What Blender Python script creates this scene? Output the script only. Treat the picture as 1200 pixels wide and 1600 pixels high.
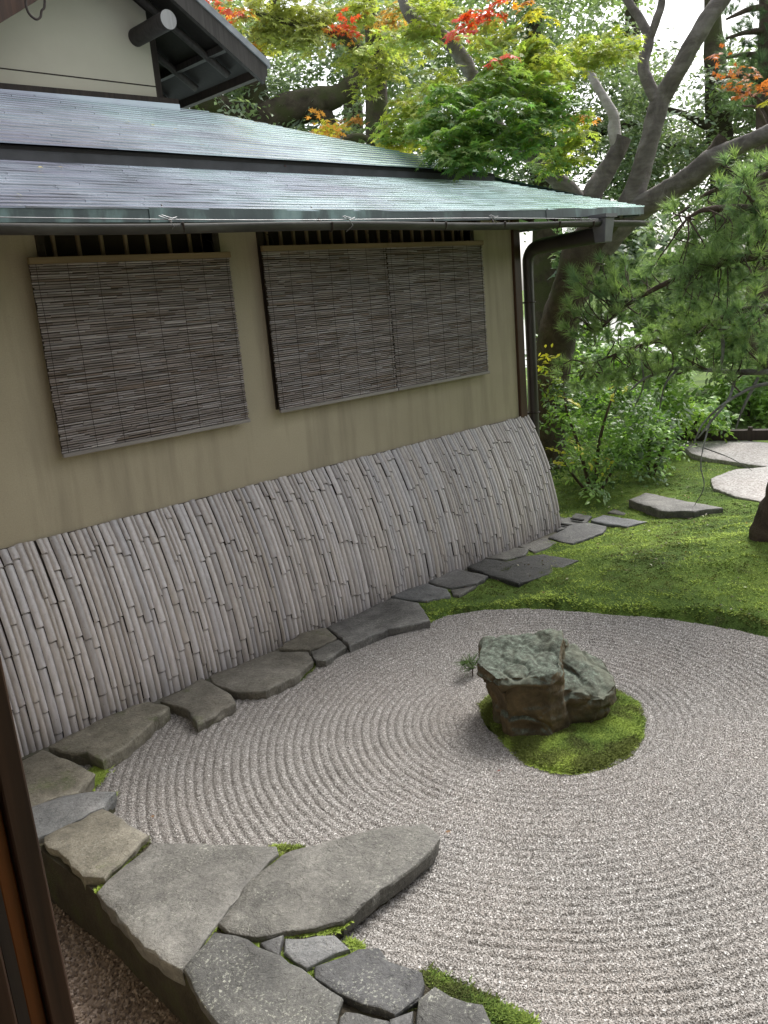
import bpy, bmesh, math, random
import numpy as np
from mathutils import Vector, Matrix, noise as mnoise

for o in list(bpy.data.objects):
    bpy.data.objects.remove(o)
SC = bpy.context.scene
COL = SC.collection
rnd = random.Random(7)
rng = np.random.default_rng(7)

# ---------------------------------------------------------------- camera
F_PX = 1335.0                      # focal length in pixels of the 1200x1600 frame
PITCH, ROLL, YAW = 0.2433209, -0.08587005, 0.76086758
EYE = np.array([0.0, 0.0, 2.1])
def _axes():
    cp, sp = math.cos(PITCH), math.sin(PITCH)
    up, fw, rt = np.array([0, -cp, -sp]), np.array([0, -sp, cp]), np.array([1., 0, 0])
    cr, sr = math.cos(ROLL), math.sin(ROLL)
    R = np.array([[cr, -sr, 0], [sr, cr, 0], [0, 0, 1]])
    up, fw, rt = R @ up, R @ fw, R @ rt
    return np.array([math.cos(YAW)*rt + math.sin(YAW)*fw, math.cos(YAW)*fw - math.sin(YAW)*rt, up])
AX = _axes()
cam_d = bpy.data.cameras.new('camera')
cam = bpy.data.objects.new('camera', cam_d); COL.objects.link(cam)
m = Matrix.Identity(4)
for i in range(3):
    m[i][0], m[i][1], m[i][2], m[i][3] = AX[i][0], -AX[i][1], -AX[i][2], EYE[i]
cam.matrix_world = m
cam_d.sensor_fit = 'VERTICAL'; cam_d.sensor_height = 24.0; cam_d.lens = 24.0*F_PX/1600
cam_d.clip_start = 0.02; cam_d.clip_end = 500
SC.camera = cam

# ---------------------------------------------------------------- sky, sun, exposure (overcast afternoon)
SUN_EL, SUN_AZ = math.radians(50), math.radians(80)     # azimuth measured from +Y towards +X
wd = bpy.data.worlds.new('World'); SC.world = wd; wd.use_nodes = True
nt = wd.node_tree; bg = nt.nodes['Background']
sky = nt.nodes.new('ShaderNodeTexSky'); sky.sky_type = 'NISHITA'; sky.sun_disc = False
sky.sun_elevation = SUN_EL; sky.sun_rotation = SUN_AZ
sky.air_density = 1.0; sky.dust_density = 4.0; sky.ozone_density = 1.0
hs = nt.nodes.new('ShaderNodeHueSaturation'); hs.inputs['Saturation'].default_value = 0.22
nt.links.new(sky.outputs[0], hs.inputs['Color']); nt.links.new(hs.outputs[0], bg.inputs[0])
bg.inputs[1].default_value = 0.13
sun_d = bpy.data.lights.new('sun', 'SUN'); sun_d.energy = 1.5; sun_d.angle = math.radians(22); sun_d.color = (1, .96, .9)
sun = bpy.data.objects.new('sun', sun_d); COL.objects.link(sun)
sd = Vector((math.sin(SUN_AZ)*math.cos(SUN_EL), math.cos(SUN_AZ)*math.cos(SUN_EL), math.sin(SUN_EL)))
sun.rotation_euler = sd.to_track_quat('Z', 'Y').to_euler(); sun.location = (5, 5, 12)
SC.view_settings.view_transform = 'Standard'; SC.view_settings.look = 'None'
SC.view_settings.exposure = 1.42; SC.view_settings.gamma = 1.0; SC.view_settings.use_curve_mapping = False
SC.cycles.max_bounces = 6; SC.cycles.diffuse_bounces = 3; SC.cycles.transparent_max_bounces = 4
SC.cycles.use_denoising = True

# ---------------------------------------------------------------- survey helpers: a sight line of the photograph to a place in the world
def ray(px, py): return AX @ np.array([px-600., py-800., F_PX])
def onz(px, py, z): d = ray(px, py); return EYE + d*((z-EYE[2])/d[2])
def ony(px, py, y): d = ray(px, py); return EYE + d*(y/d[1])
def at(px, py, rng_): d = ray(px, py); return EYE + d*(rng_/math.hypot(d[0], d[1]))

# ---------------------------------------------------------------- object helpers
def tag(o, label=None, cat=None, group=None, kind=None):
    if label: o['label'] = label
    if cat: o['category'] = cat
    if group: o['group'] = group
    if kind: o['kind'] = kind
    return o
def link(name, mesh, mats=None, parent=None):
    o = bpy.data.objects.new(name, mesh); COL.objects.link(o)
    if mats is not None and mesh is not None:
        if not isinstance(mats, (list, tuple)): mats = [mats]
        if len(mesh.materials) == 0:
            for mm in mats: mesh.materials.append(mm)
    if parent is not None: o.parent = parent
    return o
def thing(name, label, cat, loc=(0, 0, 0), group=None):
    o = link(name, None); o.location = loc; o.empty_display_size = .1
    return tag(o, label, cat, group)
def npmesh(name, V, F, smooth=False, col=None):
    """V (n,3), F (m,k) with constant k"""
    me = bpy.data.meshes.new(name)
    V = np.ascontiguousarray(V, np.float32); F = np.ascontiguousarray(F, np.int32)
    k = F.shape[1]
    me.vertices.add(len(V)); me.vertices.foreach_set('co', V.ravel())
    me.loops.add(F.size); me.loops.foreach_set('vertex_index', F.ravel())
    me.polygons.add(len(F)); me.polygons.foreach_set('loop_start', np.arange(0, F.size, k, dtype=np.int32))
    me.polygons.foreach_set('loop_total', np.full(len(F), k, np.int32))
    if smooth: me.polygons.foreach_set('use_smooth', np.ones(len(F), bool))
    me.update(calc_edges=True)
    if col is not None:
        a = me.attributes.new('tint', 'FLOAT_COLOR', 'POINT')
        c = np.ones((len(V), 4), np.float32); c[:, :3] = col
        a.data.foreach_set('color', c.ravel())
    return me
class B:
    """collects simple shapes into one mesh"""
    def __init__(s): s.v = []; s.f = []; s.sm = []
    def add(s, vs, fs, smooth=False):
        n = len(s.v); s.v += [tuple(map(float, v)) for v in vs]; s.f += [tuple(i+n for i in f) for f in fs]; s.sm += [smooth]*len(fs)
        return s
    def box(s, a, b):
        (x0, y0, z0), (x1, y1, z1) = a, b
        return s.hexa([(x0,y0,z0),(x1,y0,z0),(x1,y1,z0),(x0,y1,z0),(x0,y0,z1),(x1,y0,z1),(x1,y1,z1),(x0,y1,z1)])
    def hexa(s, v):
        return s.add(v, [(3,2,1,0),(4,5,6,7),(0,1,5,4),(1,2,6,5),(2,3,7,6),(3,0,4,7)])
    def bar(s, p, q, w, h, up=(0, 0, 1)):
        p, q = Vector(p), Vector(q); d = (q-p).normalized(); sx = d.cross(Vector(up))
        if sx.length < 1e-4: sx = d.cross(Vector((1, 0, 0)))
        sx.normalize(); uu = sx.cross(d)
        c = lambda P: [P+sx*(a*w/2)+uu*(b*h/2) for a, b in ((-1,-1),(1,-1),(1,1),(-1,1))]
        return s.hexa(c(p)+c(q))
    def tube(s, pts, rad, n=8, smooth=True, cap=True, rough=0.0, seed=0):
        pts = [Vector(p) for p in pts]
        if not hasattr(rad, '__len__'): rad = [rad]*len(pts)
        vs = []; fs = []
        t0 = (pts[1]-pts[0]).normalized()
        u = t0.cross(Vector((0, 0, 1)))
        if u.length < .05: u = t0.cross(Vector((1, 0, 0)))
        u.normalize()
        for i, p in enumerate(pts):
            t = (pts[min(i+1, len(pts)-1)]-pts[max(i-1, 0)]).normalized()
            u = (u - t*u.dot(t)).normalized(); w = t.cross(u)
            for k in range(n):
                a = 2*math.pi*k/n; r = rad[i]
                if rough:
                    q = p + (u*math.cos(a)+w*math.sin(a))*r
                    r *= 1+rough*(mnoise.noise(q*(1.1/max(rad[0], .02))+Vector((seed, 0, 0)))+.6*mnoise.noise(q*(3.1/max(rad[0], .02))))
                vs.append(p+(u*math.cos(a)+w*math.sin(a))*r)
        for i in range(len(pts)-1):
            for k in range(n):
                k2 = (k+1) % n
                fs.append((i*n+k, i*n+k2, (i+1)*n+k2, (i+1)*n+k))
        s.add(vs, fs, smooth)
        if cap:
            s.add([vs[k] for k in range(n)], [tuple(reversed(range(n)))])
            s.add(vs[-n:], [tuple(range(n))])
        return s
    def mesh(s, name):
        me = bpy.data.meshes.new(name); me.from_pydata(s.v, [], s.f)
        me.polygons.foreach_set('use_smooth', s.sm); me.update()
        return me
    def build(s, name, mat, parent=None): return link(name, s.mesh(name), mat, parent)
def bevel(o, w=.006, seg=2):
    md = o.modifiers.new('bevel', 'BEVEL'); md.width = w; md.segments = seg; md.limit_method = 'ANGLE'; return o
def smooth_path(P, n=6):
    """Catmull-Rom through rows (x,y,z,r)"""
    P = np.array(P, float); out = []
    Q = np.vstack([2*P[0]-P[1], P, 2*P[-1]-P[-2]])
    for i in range(1, len(Q)-2):
        for j in range(n):
            t = j/n
            out.append(.5*((2*Q[i])+(-Q[i-1]+Q[i+1])*t+(2*Q[i-1]-5*Q[i]+4*Q[i+1]-Q[i+2])*t*t+(-Q[i-1]+3*Q[i]-3*Q[i+1]+Q[i+2])*t**3))
    out.append(P[-1]); out = np.array(out); out[:, 3] = np.maximum(out[:, 3], .0015)
    return out

# ---------------------------------------------------------------- materials
class NT:
    def __init__(s, name):
        s.m = bpy.data.materials.new(name); s.m.use_nodes = True; s.t = s.m.node_tree
        s.p = s.t.nodes['Principled BSDF']; s.out = s.t.nodes['Material Output']
    def n(s, typ, **kw):
        nd = s.t.nodes.new('ShaderNode'+typ)
        for k, v in kw.items():
            if k in nd.inputs.keys(): nd.inputs[k].default_value = v
            else: setattr(nd, k, v)
        return nd
    def l(s, a, b): s.t.links.new(a, b)
    def coord(s, scale=(1, 1, 1), kind='Object'):
        tc = s.n('TexCoord'); mp = s.n('Mapping'); mp.inputs['Scale'].default_value = scale
        s.l(tc.outputs[kind], mp.inputs[0]); return mp.outputs[0]
    def noise(s, co, scale, detail=4, rough=.55, dist=0):
        nd = s.n('TexNoise'); nd.inputs['Scale'].default_value = scale; nd.inputs['Detail'].default_value = detail
        nd.inputs['Roughness'].default_value = rough; nd.inputs['Distortion'].default_value = dist
        s.l(co, nd.inputs['Vector']); return nd.outputs[0]
    def ramp(s, fac, stops):
        r = s.n('ValToRGB'); e = r.color_ramp.elements
        while len(e) < len(stops): e.new(.5)
        for k, (p, c) in enumerate(stops):
            e[k].position = p; e[k].color = (c[0], c[1], c[2], 1) if hasattr(c, '__len__') else (c, c, c, 1)
        s.l(fac, r.inputs[0]); return r.outputs[0]
    def mix(s, fac, a, b, typ='MIX'):
        x = s.n('Mix', data_type='RGBA', blend_type=typ)
        for v, i in ((fac, 0), (a, 6), (b, 7)):
            if isinstance(v, (int, float)): x.inputs[i].default_value = v
            elif isinstance(v, tuple): x.inputs[i].default_value = (*v, 1) if len(v) == 3 else v
            else: s.l(v, x.inputs[i])
        return x.outputs[2]
    def bump(s, h, strength=.4, dist=.01, normal=None):
        b = s.n('Bump'); b.inputs['Strength'].default_value = strength; b.inputs['Distance'].default_value = dist
        s.l(h, b.inputs['Height'])
        if normal is not None: s.l(normal, b.inputs['Normal'])
        return b.outputs[0]
    def fin(s, col=None, rough=.8, normal=None, spec=.4, metal=0.):
        p = s.p
        if col is not None:
            if isinstance(col, tuple): p.inputs['Base Color'].default_value = (*col, 1)
            else: s.l(col, p.inputs['Base Color'])
        if isinstance(rough, (int, float)): p.inputs['Roughness'].default_value = rough
        else: s.l(rough, p.inputs['Roughness'])
        p.inputs['Specular IOR Level'].default_value = spec; p.inputs['Metallic'].default_value = metal
        if normal is not None: s.l(normal, p.inputs['Normal'])
        return s.m
def m_noise(name, c1, c2, scale=6, rough=.8, bstr=.3, bscale=60, bdist=.004, stretch=(1, 1, 1), c3=None, spec=.3, metal=0., rand=0.):
    t = NT(name); co = t.coord(stretch); n1 = t.noise(co, scale, 6, .6)
    st = [(.32, c1), (.68, c2)] if c3 is None else [(.25, c1), (.5, c2), (.78, c3)]
    col = t.ramp(n1, st)
    if rand:
        oi = t.n('ObjectInfo'); v = t.ramp(oi.outputs['Random'], [(0, 1-rand), (1, 1+rand)])
        col = t.mix(1.0, col, v, 'MULTIPLY')
    n2 = t.noise(co, bscale, 5, .65)
    return t.fin(col, rough, t.bump(n2, bstr, bdist), spec, metal)

def mat_gable():  # same plaster as the wall, colour lightened for direct sky light
    t = NT('skylit_gable_plaster'); co = t.coord(); n = t.noise(co, 1.3, 5, .6)
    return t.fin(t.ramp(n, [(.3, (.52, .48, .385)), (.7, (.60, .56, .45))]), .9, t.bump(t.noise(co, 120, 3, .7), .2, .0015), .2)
def mat_plaster():
    t = NT('plaster'); co = t.coord()
    n = t.noise(co, 1.3, 5, .6); col = t.ramp(n, [(.3, (.36, .315, .232)), (.7, (.415, .365, .27))])
    f = t.noise(co, 140, 3, .7); col = t.mix(.12, col, t.ramp(f, [(.35, .25), (.65, .8)]), 'OVERLAY')
    st = t.noise(t.coord((3.5, 3.5, .35)), 2.2, 4, .6); col = t.mix(t.ramp(st, [(.48, 0.), (.72, .6)]), col, (.235, .207, .158))
    ck = t.noise(t.coord((1, 1, 1)), 30, 6, .75); col = t.mix(t.ramp(ck, [(.60, 0.), (.70, .35)]), col, (.22, .195, .145))
    return t.fin(col, .92, t.bump(f, .25, .0015), .2)
def mat_bamboo():
    t = NT('weathered_bamboo'); oi = t.n('ObjectInfo')
    tc = t.n('TexCoord'); mp = t.n('Mapping'); mp.inputs['Scale'].default_value = (60, 60, 1.6)
    add = t.n('VectorMath', operation='ADD'); t.l(tc.outputs['Object'], add.inputs[0])
    cx = t.n('CombineXYZ'); mu = t.n('Math', operation='MULTIPLY'); mu.inputs[1].default_value = 37.; t.l(oi.outputs['Random'], mu.inputs[0])
    t.l(mu.outputs[0], cx.inputs[2]); t.l(cx.outputs[0], add.inputs[1]); t.l(add.outputs[0], mp.inputs[0])
    s1 = t.noise(mp.outputs[0], 1.2, 4, .6)
    col = t.ramp(s1, [(.25, (.37, .345, .345)), (.5, (.48, .455, .455)), (.8, (.56, .535, .54))])
    tone = t.ramp(oi.outputs['Random'], [(0, (.66, .64, .64)), (.25, (1.0, .95, .90)), (.5, (.82, .82, .85)), (.8, (1.12, 1.10, 1.10)), (1, (.84, .79, .73))])
    col = t.mix(1., col, tone, 'MULTIPLY')
    mp2 = t.n('Mapping'); mp2.inputs['Scale'].default_value = (14, 14, 2); t.l(add.outputs[0], mp2.inputs[0])
    s2 = t.noise(mp2.outputs[0], 1.6, 5, .65); col = t.mix(t.ramp(s2, [(.55, 0.), (.78, .5)]), col, (.19, .175, .17))
    mp3 = t.n('Mapping'); mp3.inputs['Scale'].default_value = (90, 90, 70); t.l(add.outputs[0], mp3.inputs[0])
    vo = t.n('TexVoronoi'); vo.inputs['Scale'].default_value = 1.; t.l(mp3.outputs[0], vo.inputs['Vector'])
    sp = t.ramp(vo.outputs['Distance'], [(.10, 1.), (.17, 0.)])
    sel = t.noise(mp3.outputs[0], .6, 1); col = t.mix(t.mix(1., sp, t.ramp(sel, [(.55, 0.), (.6, .9)]), 'MULTIPLY'), col, (.05, .045, .04))
    sep = t.n('SeparateXYZ'); t.l(tc.outputs['Object'], sep.inputs[0])
    low = t.ramp(sep.outputs[2], [(0., .55), (.22, 0.)])      # patchy darkening towards the foot
    col = t.mix(t.mix(1., low, t.ramp(s2, [(.35, .2), (.6, 1.)]), 'MULTIPLY'), col, (.13, .125, .105))
    return t.fin(col, .36, t.bump(s1, .2, .0015), .7)
def mat_copper():
    t = NT('patinated_copper'); tc = t.n('TexCoord'); oi = t.n('ObjectInfo')
    geo = t.n('NewGeometry'); sep = t.n('SeparateXYZ'); t.l(geo.outputs['Position'], sep.inputs[0])
    mp = t.n('Mapping'); mp.inputs['Scale'].default_value = (1, 1, 1); t.l(geo.outputs['Position'], mp.inputs[0])
    n1 = t.noise(mp.outputs[0], 1.1, 6, .62)
    mp2 = t.n('Mapping'); mp2.inputs['Scale'].default_value = (2.5, 7, 7); t.l(geo.outputs['Position'], mp2.inputs[0])
    n2 = t.noise(mp2.outputs[0], 1.3, 5, .6)
    rx = t.n('MapRange'); rx.inputs[1].default_value = 1.2; rx.inputs[2].default_value = 6.8; t.l(sep.outputs[0], rx.inputs[0])
    a1 = t.n('Math', operation='ADD'); t.l(rx.outputs[0], a1.inputs[0])
    m1 = t.n('Math', operation='MULTIPLY_ADD'); m1.inputs[1].default_value = .9; m1.inputs[2].default_value = -.45; t.l(n1, m1.inputs[0]); t.l(m1.outputs[0], a1.inputs[1])
    a2 = t.n('Math', operation='ADD'); t.l(a1.outputs[0], a2.inputs[0])
    m2 = t.n('Math', operation='MULTIPLY_ADD'); m2.inputs[1].default_value = .25; m2.inputs[2].default_value = -.125; t.l(n2, m2.inputs[0]); t.l(m2.outputs[0], a2.inputs[1])
    a3 = t.n('Math', operation='MULTIPLY_ADD'); a3.inputs[1].default_value = .10; a3.inputs[2].default_value = -.05; t.l(oi.outputs['Random'], a3.inputs[0])
    a4 = t.n('Math', operation='ADD'); t.l(a2.outputs[0], a4.inputs[0]); t.l(a3.outputs[0], a4.inputs[1])
    col = t.ramp(a4.outputs[0], [(.05, (.22, .22, .27)), (.35, (.34, .37, .42)), (.6, (.42, .52, .53)), (.95, (.42, .60, .55))])
    n3 = t.noise(mp.outputs[0], 45, 4, .7)
    r = t.ramp(n2, [(.3, .20), (.7, .28)])
    return t.fin(col, r, t.bump(n3, .03, .002), 1.0, .6)
def mat_fascia():
    t = NT('verdigris_copper_edge'); co = t.coord((1, 1, .35)); n = t.noise(co, 6, 5, .62)
    n2 = t.noise(t.coord((1, 1, .1)), 1.6, 2)
    f = t.mix(.5, n, n2, 'MIX')
    col = t.ramp(f, [(.38, (.045, .055, .058)), (.5, (.075, .10, .10)), (.58, (.17, .25, .24)), (.68, (.27, .37, .36))])
    return t.fin(col, .5, t.bump(n, .1, .003), .5, .1)
def mat_wood(name, c1, c2, rough=.65, s=(25, 25, 1.2), spec=.3):
    t = NT(name); co = t.coord(s); n = t.noise(co, 1.5, 5, .6, .4); col = t.ramp(n, [(.3, c1), (.7, c2)])
    return t.fin(col, rough, t.bump(n, .3, .002), spec)
def mat_stone(name, c1, c2, c3, lichen=(.42, .43, .36), lf=.5, moss=0., rough=.62, scale=3.):
    t = NT(name); co = t.coord(); oi = t.n('ObjectInfo')
    ad = t.n('VectorMath', operation='ADD'); t.l(co, ad.inputs[0]); mm = t.n('Math', operation='MULTIPLY'); mm.inputs[1].default_value = 50; t.l(oi.outputs['Random'], mm.inputs[0]); t.l(mm.outputs[0], ad.inputs[1]); co = ad.outputs[0]
    n1 = t.noise(co, scale, 7, .65, .5); col = t.ramp(n1, [(.28, c1), (.5, c2), (.72, c3)])
    v = t.ramp(oi.outputs['Random'], [(0, (.82, .84, .88)), (.5, (1.0, .99, .97)), (1, (.95, .94, .86))]); col = t.mix(1., col, v, 'MULTIPLY')
    n2 = t.noise(co, 60, 5, .75); col = t.mix(.45, col, t.ramp(n2, [(.3, .18), (.7, .82)]), 'OVERLAY')
    n3 = t.noise(co, 95, 4, .7, 0.); n4 = t.noise(co, 4.5, 4, .7)
    lm = t.mix(1., t.ramp(n3, [(.55, 0.), (.64, 1.)]), t.ramp(n4, [(.44, .0), (.62, 1.)]), 'MULTIPLY')
    lm = t.mix(1., lm, (lf, lf, lf), 'MULTIPLY'); col = t.mix(lm, col, lichen)
    geo = t.n('NewGeometry')
    if moss:
        n5 = t.noise(co, 3.2, 5, .7); col = t.mix(t.ramp(n5, [(.62-moss*.2, 0.), (.72-moss*.2, .8)]), col, (.075, .095, .028))
    n6 = t.noise(co, 14, 6, .7); col = t.mix(.5, col, t.ramp(n6, [(.32, .25), (.68, .75)]), 'OVERLAY')
    n7 = t.noise(co, 5.5, 5, .6, .3); step = t.ramp(n7, [(.40, 0.), (.415, .33), (.50, .36), (.515, .66), (.60, .7), (.612, 1.)])
    b1 = t.bump(step, .55, .010)
    hh = t.mix(.5, t.mix(.5, n1, n6), n2)
    return t.fin(col, rough, t.bump(hh, .8, .016, b1), .4)
def mat_moss(name='moss'):
    t = NT(name); geo = t.n('NewGeometry'); mp = t.n('Mapping'); t.l(geo.outputs['Position'], mp.inputs[0]); co = mp.outputs[0]
    n1 = t.noise(co, 1.6, 6, .62); n2 = t.noise(co, 9, 5, .7); n3 = t.noise(co, 85, 4, .8)
    col = t.ramp(n1, [(.30, (.045, .075, .02)), (.45, (.075, .125, .026)), (.6, (.12, .185, .035)), (.75, (.165, .215, .05))])
    col = t.mix(t.ramp(n2, [(.54, 0.), (.72, .75)]), col, (.06, .058, .03))
    col = t.mix(.55, col, t.ramp(n3, [(.3, .15), (.7, .85)]), 'OVERLAY')
    h = t.mix(.4, n3, n2)
    return t.fin(col, .95, t.bump(h, .9, .02), .15)
def mat_blade(name='moss_blade'):
    t = NT(name); at_ = t.n('Attribute', attribute_name='tint')
    return t.fin(at_.outputs[0], .9, None, .1)
def mat_leaf(name, trans=.35, rough=.45, spec=.35):
    t = NT(name); a = t.n('Attribute', attribute_name='tint'); p = t.p
    t.l(a.outputs[0], p.inputs['Base Color']); p.inputs['Roughness'].default_value = rough; p.inputs['Specular IOR Level'].default_value = spec
    tr = t.n('BsdfTranslucent'); mx = t.n('MixShader'); mx.inputs[0].default_value = trans
    g = t.mix(1., a.outputs[0], (1.25, 1.3, .7), 'MULTIPLY'); t.l(g, tr.inputs[0])
    t.l(p.outputs[0], mx.inputs[1]); t.l(tr.outputs[0], mx.inputs[2]); t.l(mx.outputs[0], t.out.inputs[0])
    return t.m
def mat_bark(name, c1, c2, c3, moss=0., ring=0.):
    t = NT(name); geo = t.n('NewGeometry'); mp = t.n('Mapping'); t.l(geo.outputs['Position'], mp.inputs[0]); co = mp.outputs[0]
    n1 = t.noise(co, 5, 7, .68, .6); col = t.ramp(n1, [(.3, c1), (.5, c2), (.75, c3)])
    n2 = t.noise(co, 40, 5, .7)
    if moss:
        n3 = t.noise(co, 2.3, 5, .65); sep = t.n('SeparateXYZ'); t.l(geo.outputs['Position'], sep.inputs[0])
        fall = t.ramp(sep.outputs[2], [(0., 1.), (1., 1.)])
        col = t.mix(t.ramp(n3, [(.62-moss*.25, 0.), (.75-moss*.25, .85)]), col, (.055, .062, .022))
    h = n2
    if ring:
        mp2 = t.n('Mapping'); mp2.inputs['Scale'].default_value = (3, 3, 26); t.l(geo.outputs['Position'], mp2.inputs[0])
        r = t.noise(mp2.outputs[0], 1.2, 4, .6); h = t.mix(.5, n2, r); col = t.mix(.22, col, t.ramp(r, [(.35, .2), (.65, .75)]), 'OVERLAY')
    return t.fin(col, .85, t.bump(h, .8, .02), .25)
def mat_gravel(name, stops, base_dark=.6, pscale=95):
    """loose chippings: every pebble instance takes its own tone"""
    t = NT(name); oi = t.n('ObjectInfo')
    geo = t.n('NewGeometry'); mp = t.n('Mapping'); t.l(geo.outputs['Position'], mp.inputs[0])
    vo = t.n('TexVoronoi'); vo.inputs['Scale'].default_value = pscale; t.l(mp.outputs[0], vo.inputs['Vector'])
    sep = t.n('SeparateColor'); t.l(vo.outputs['Color'], sep.inputs[0])
    col = t.ramp(sep.outputs[0], stops)
    n = t.noise(mp.outputs[0], 1.2, 4, .6); col = t.mix(t.ramp(n, [(.4, 0.), (.75, .22)]), col, (.30, .235, .19))
    return t.fin(col, .75, t.bump(vo.outputs['Distance'], .6, .006), .35)

MP = mat_plaster()
MBAM = mat_bamboo()
MCOP = mat_copper(); MFAS = mat_fascia()
MWD = mat_wood('dark_wood', (.022, .016, .013), (.05, .036, .028))
MWG = mat_wood('weathered_grey_wood', (.075, .065, .058), (.15, .135, .12))
MWK = mat_wood('shade_dark_wood', (.03, .026, .023), (.062, .055, .05))  # wood colour darkened to carry the shade under the gable
MSOF = mat_wood('shade_dark_boards', (.010, .008, .007), (.02, .016, .013))  # near-black boards: shade under the roof put into the colour
MWR = mat_wood('reddish_dark_wood', (.03, .016, .010), (.075, .036, .02), .5)
MWO = mat_wood('lamplit_wood', (.12, .038, .010), (.22, .07, .018), .45)  # warm lamp glow on the inner strip, painted as orange wood
MLOG = mat_wood('log_end_wood', (.24, .235, .23), (.34, .335, .33))
MREED = None

# ================================================================ GROUND
GC = np.array([3.20, 2.36])        # centre of the rake rings: the garden rock
MOSS_EDGE_PX = [(672, 972), (700, 962), (760, 954), (830, 951), (900, 956), (960, 962), (1030, 966), (1100, 975), (1150, 984), (1200, 996)]
moss_edge = [onz(x, y, 0)[:2] for x, y in MOSS_EDGE_PX]
GPOLY = np.array([(.98, 4.12), (2.6, 4.14), (3.9, 4.1)] + [tuple(p) for p in moss_edge] + [(4.9, 1.3), (4.75, .3), (4.4, -.9), (2.4, -1.6), (.95, -1.4), (.95, 1.5), (.98, 2.6)])
def in_poly(P, poly):
    x, y = P[..., 0], P[..., 1]; ins = np.zeros(x.shape, bool); n = len(poly)
    for i in range(n):
        (x0, y0), (x1, y1) = poly[i], poly[(i+1) % n]
        c = ((y0 > y) != (y1 > y)) & (x < (x1-x0)*(y-y0)/((y1-y0) if y1 != y0 else 1e-9)+x0)
        ins ^= c
    return ins
def seg_dist(P, poly):
    d = np.full(P.shape[:-1], 1e9); n = len(poly)
    for i in range(n):
        a, b = np.array(poly[i]), np.array(poly[(i+1) % n]); ab = b-a
        t = np.clip(((P-a)@ab)/max(ab@ab, 1e-12), 0, 1)
        d = np.minimum(d, np.linalg.norm(P-a-t[..., None]*ab, axis=-1))
    return d
def vnoise(x, y, f, seed=0):
    """cheap smooth value noise"""
    def h(i, j): 
        v = np.sin(i*127.1+j*311.7+seed*74.7)*43758.5453; return v-np.floor(v)
    x, y = x*f, y*f; i, j = np.floor(x), np.floor(y); u, v = x-i, y-j; u = u*u*(3-2*u); v = v*v*(3-2*v)
    return (h(i, j)*(1-u)+h(i+1, j)*u)*(1-v)+(h(i, j+1)*(1-u)+h(i+1, j+1)*u)*v-.5
def ground_z(x, y):
    P = np.stack([x, y], -1)
    z = .015 + .20*np.exp(-(((x-6.35)/1.15)**2+((y-2.25)/1.0)**2)) + .12*np.exp(-(((x-7.5)/.9)**2+((y-5.2)/1.2)**2))
    z = z + .05*vnoise(x, y, .6) + .035*vnoise(x, y, 2.2, 3) + .026*vnoise(x, y, 6, 5)+.012*vnoise(x, y, 14, 15)
    d = seg_dist(P, GPOLY); ins = in_poly(P, GPOLY)
    sd = np.where(ins, -d, d) + .03*vnoise(x, y, 6, 9)
    k = np.clip((sd+.02)/.10, 0, 1); k = k*k*(3-2*k)
    z = -.05*(1-k)+z*k
    strip = (x < 1.30) & (y < 4.6) & (x > -8)
    z = np.where(strip, -.20, z)
    # garden bed by the fence and under the house stays low; the pond basin beyond
    z = np.where((x > .9) & (x < 6.05) & (y > 4.05) & (y < 12), -.03, z)
    r = np.hypot(x, y)
    k = np.clip((r-24)/5, 0, 1)*np.clip((86-r)/4, 0, 1)*np.clip((x-4)/6, 0, 1)*np.clip((y+2)/6, 0, 1)
    z = z-1.2*k+np.clip((r-84)/40, 0, 1)*1.2
    return z
def axis(lo, hi, step, far):
    a = list(np.arange(lo, hi+1e-6, step)); s = step; v = hi
    while v < far: s *= 1.25; v += s; a.append(v)
    s = step; v = lo
    while v > -far: s *= 1.25; v -= s; a.insert(0, v)
    return np.array(a)
gx, gy = axis(.4, 11, .06, 200), axis(-1.5, 7, .06, 200)
GX, GY = np.meshgrid(gx, gy, indexing='ij')
GZ = ground_z(GX, GY)
def grid_faces(n, m_):
    i, j = np.meshgrid(np.arange(n-1), np.arange(m_-1), indexing='ij'); a = (i*m_+j).ravel()
    return np.stack([a, a+m_, a+m_+1, a+1], -1)
MMOSS = mat_moss()
g = link('ground', npmesh('ground', np.stack([GX, GY, GZ], -1).reshape(-1, 3), grid_faces(*GX.shape), True), MMOSS)
tag(g, kind='structure')

# pond far behind
t = NT('pond_water'); co = t.coord(); n = t.noise(co, 1.5, 3)
WATER = t.fin((.12, .15, .15), .08, t.bump(n, .15, .05), .6)
tag(link('pond', npmesh('pond', np.array([(6, 2, -.55), (95, 2, -.55), (95, 95, -.55), (6, 95, -.55)], float), np.array([[0, 1, 2, 3]])), WATER), kind='structure')

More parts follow.
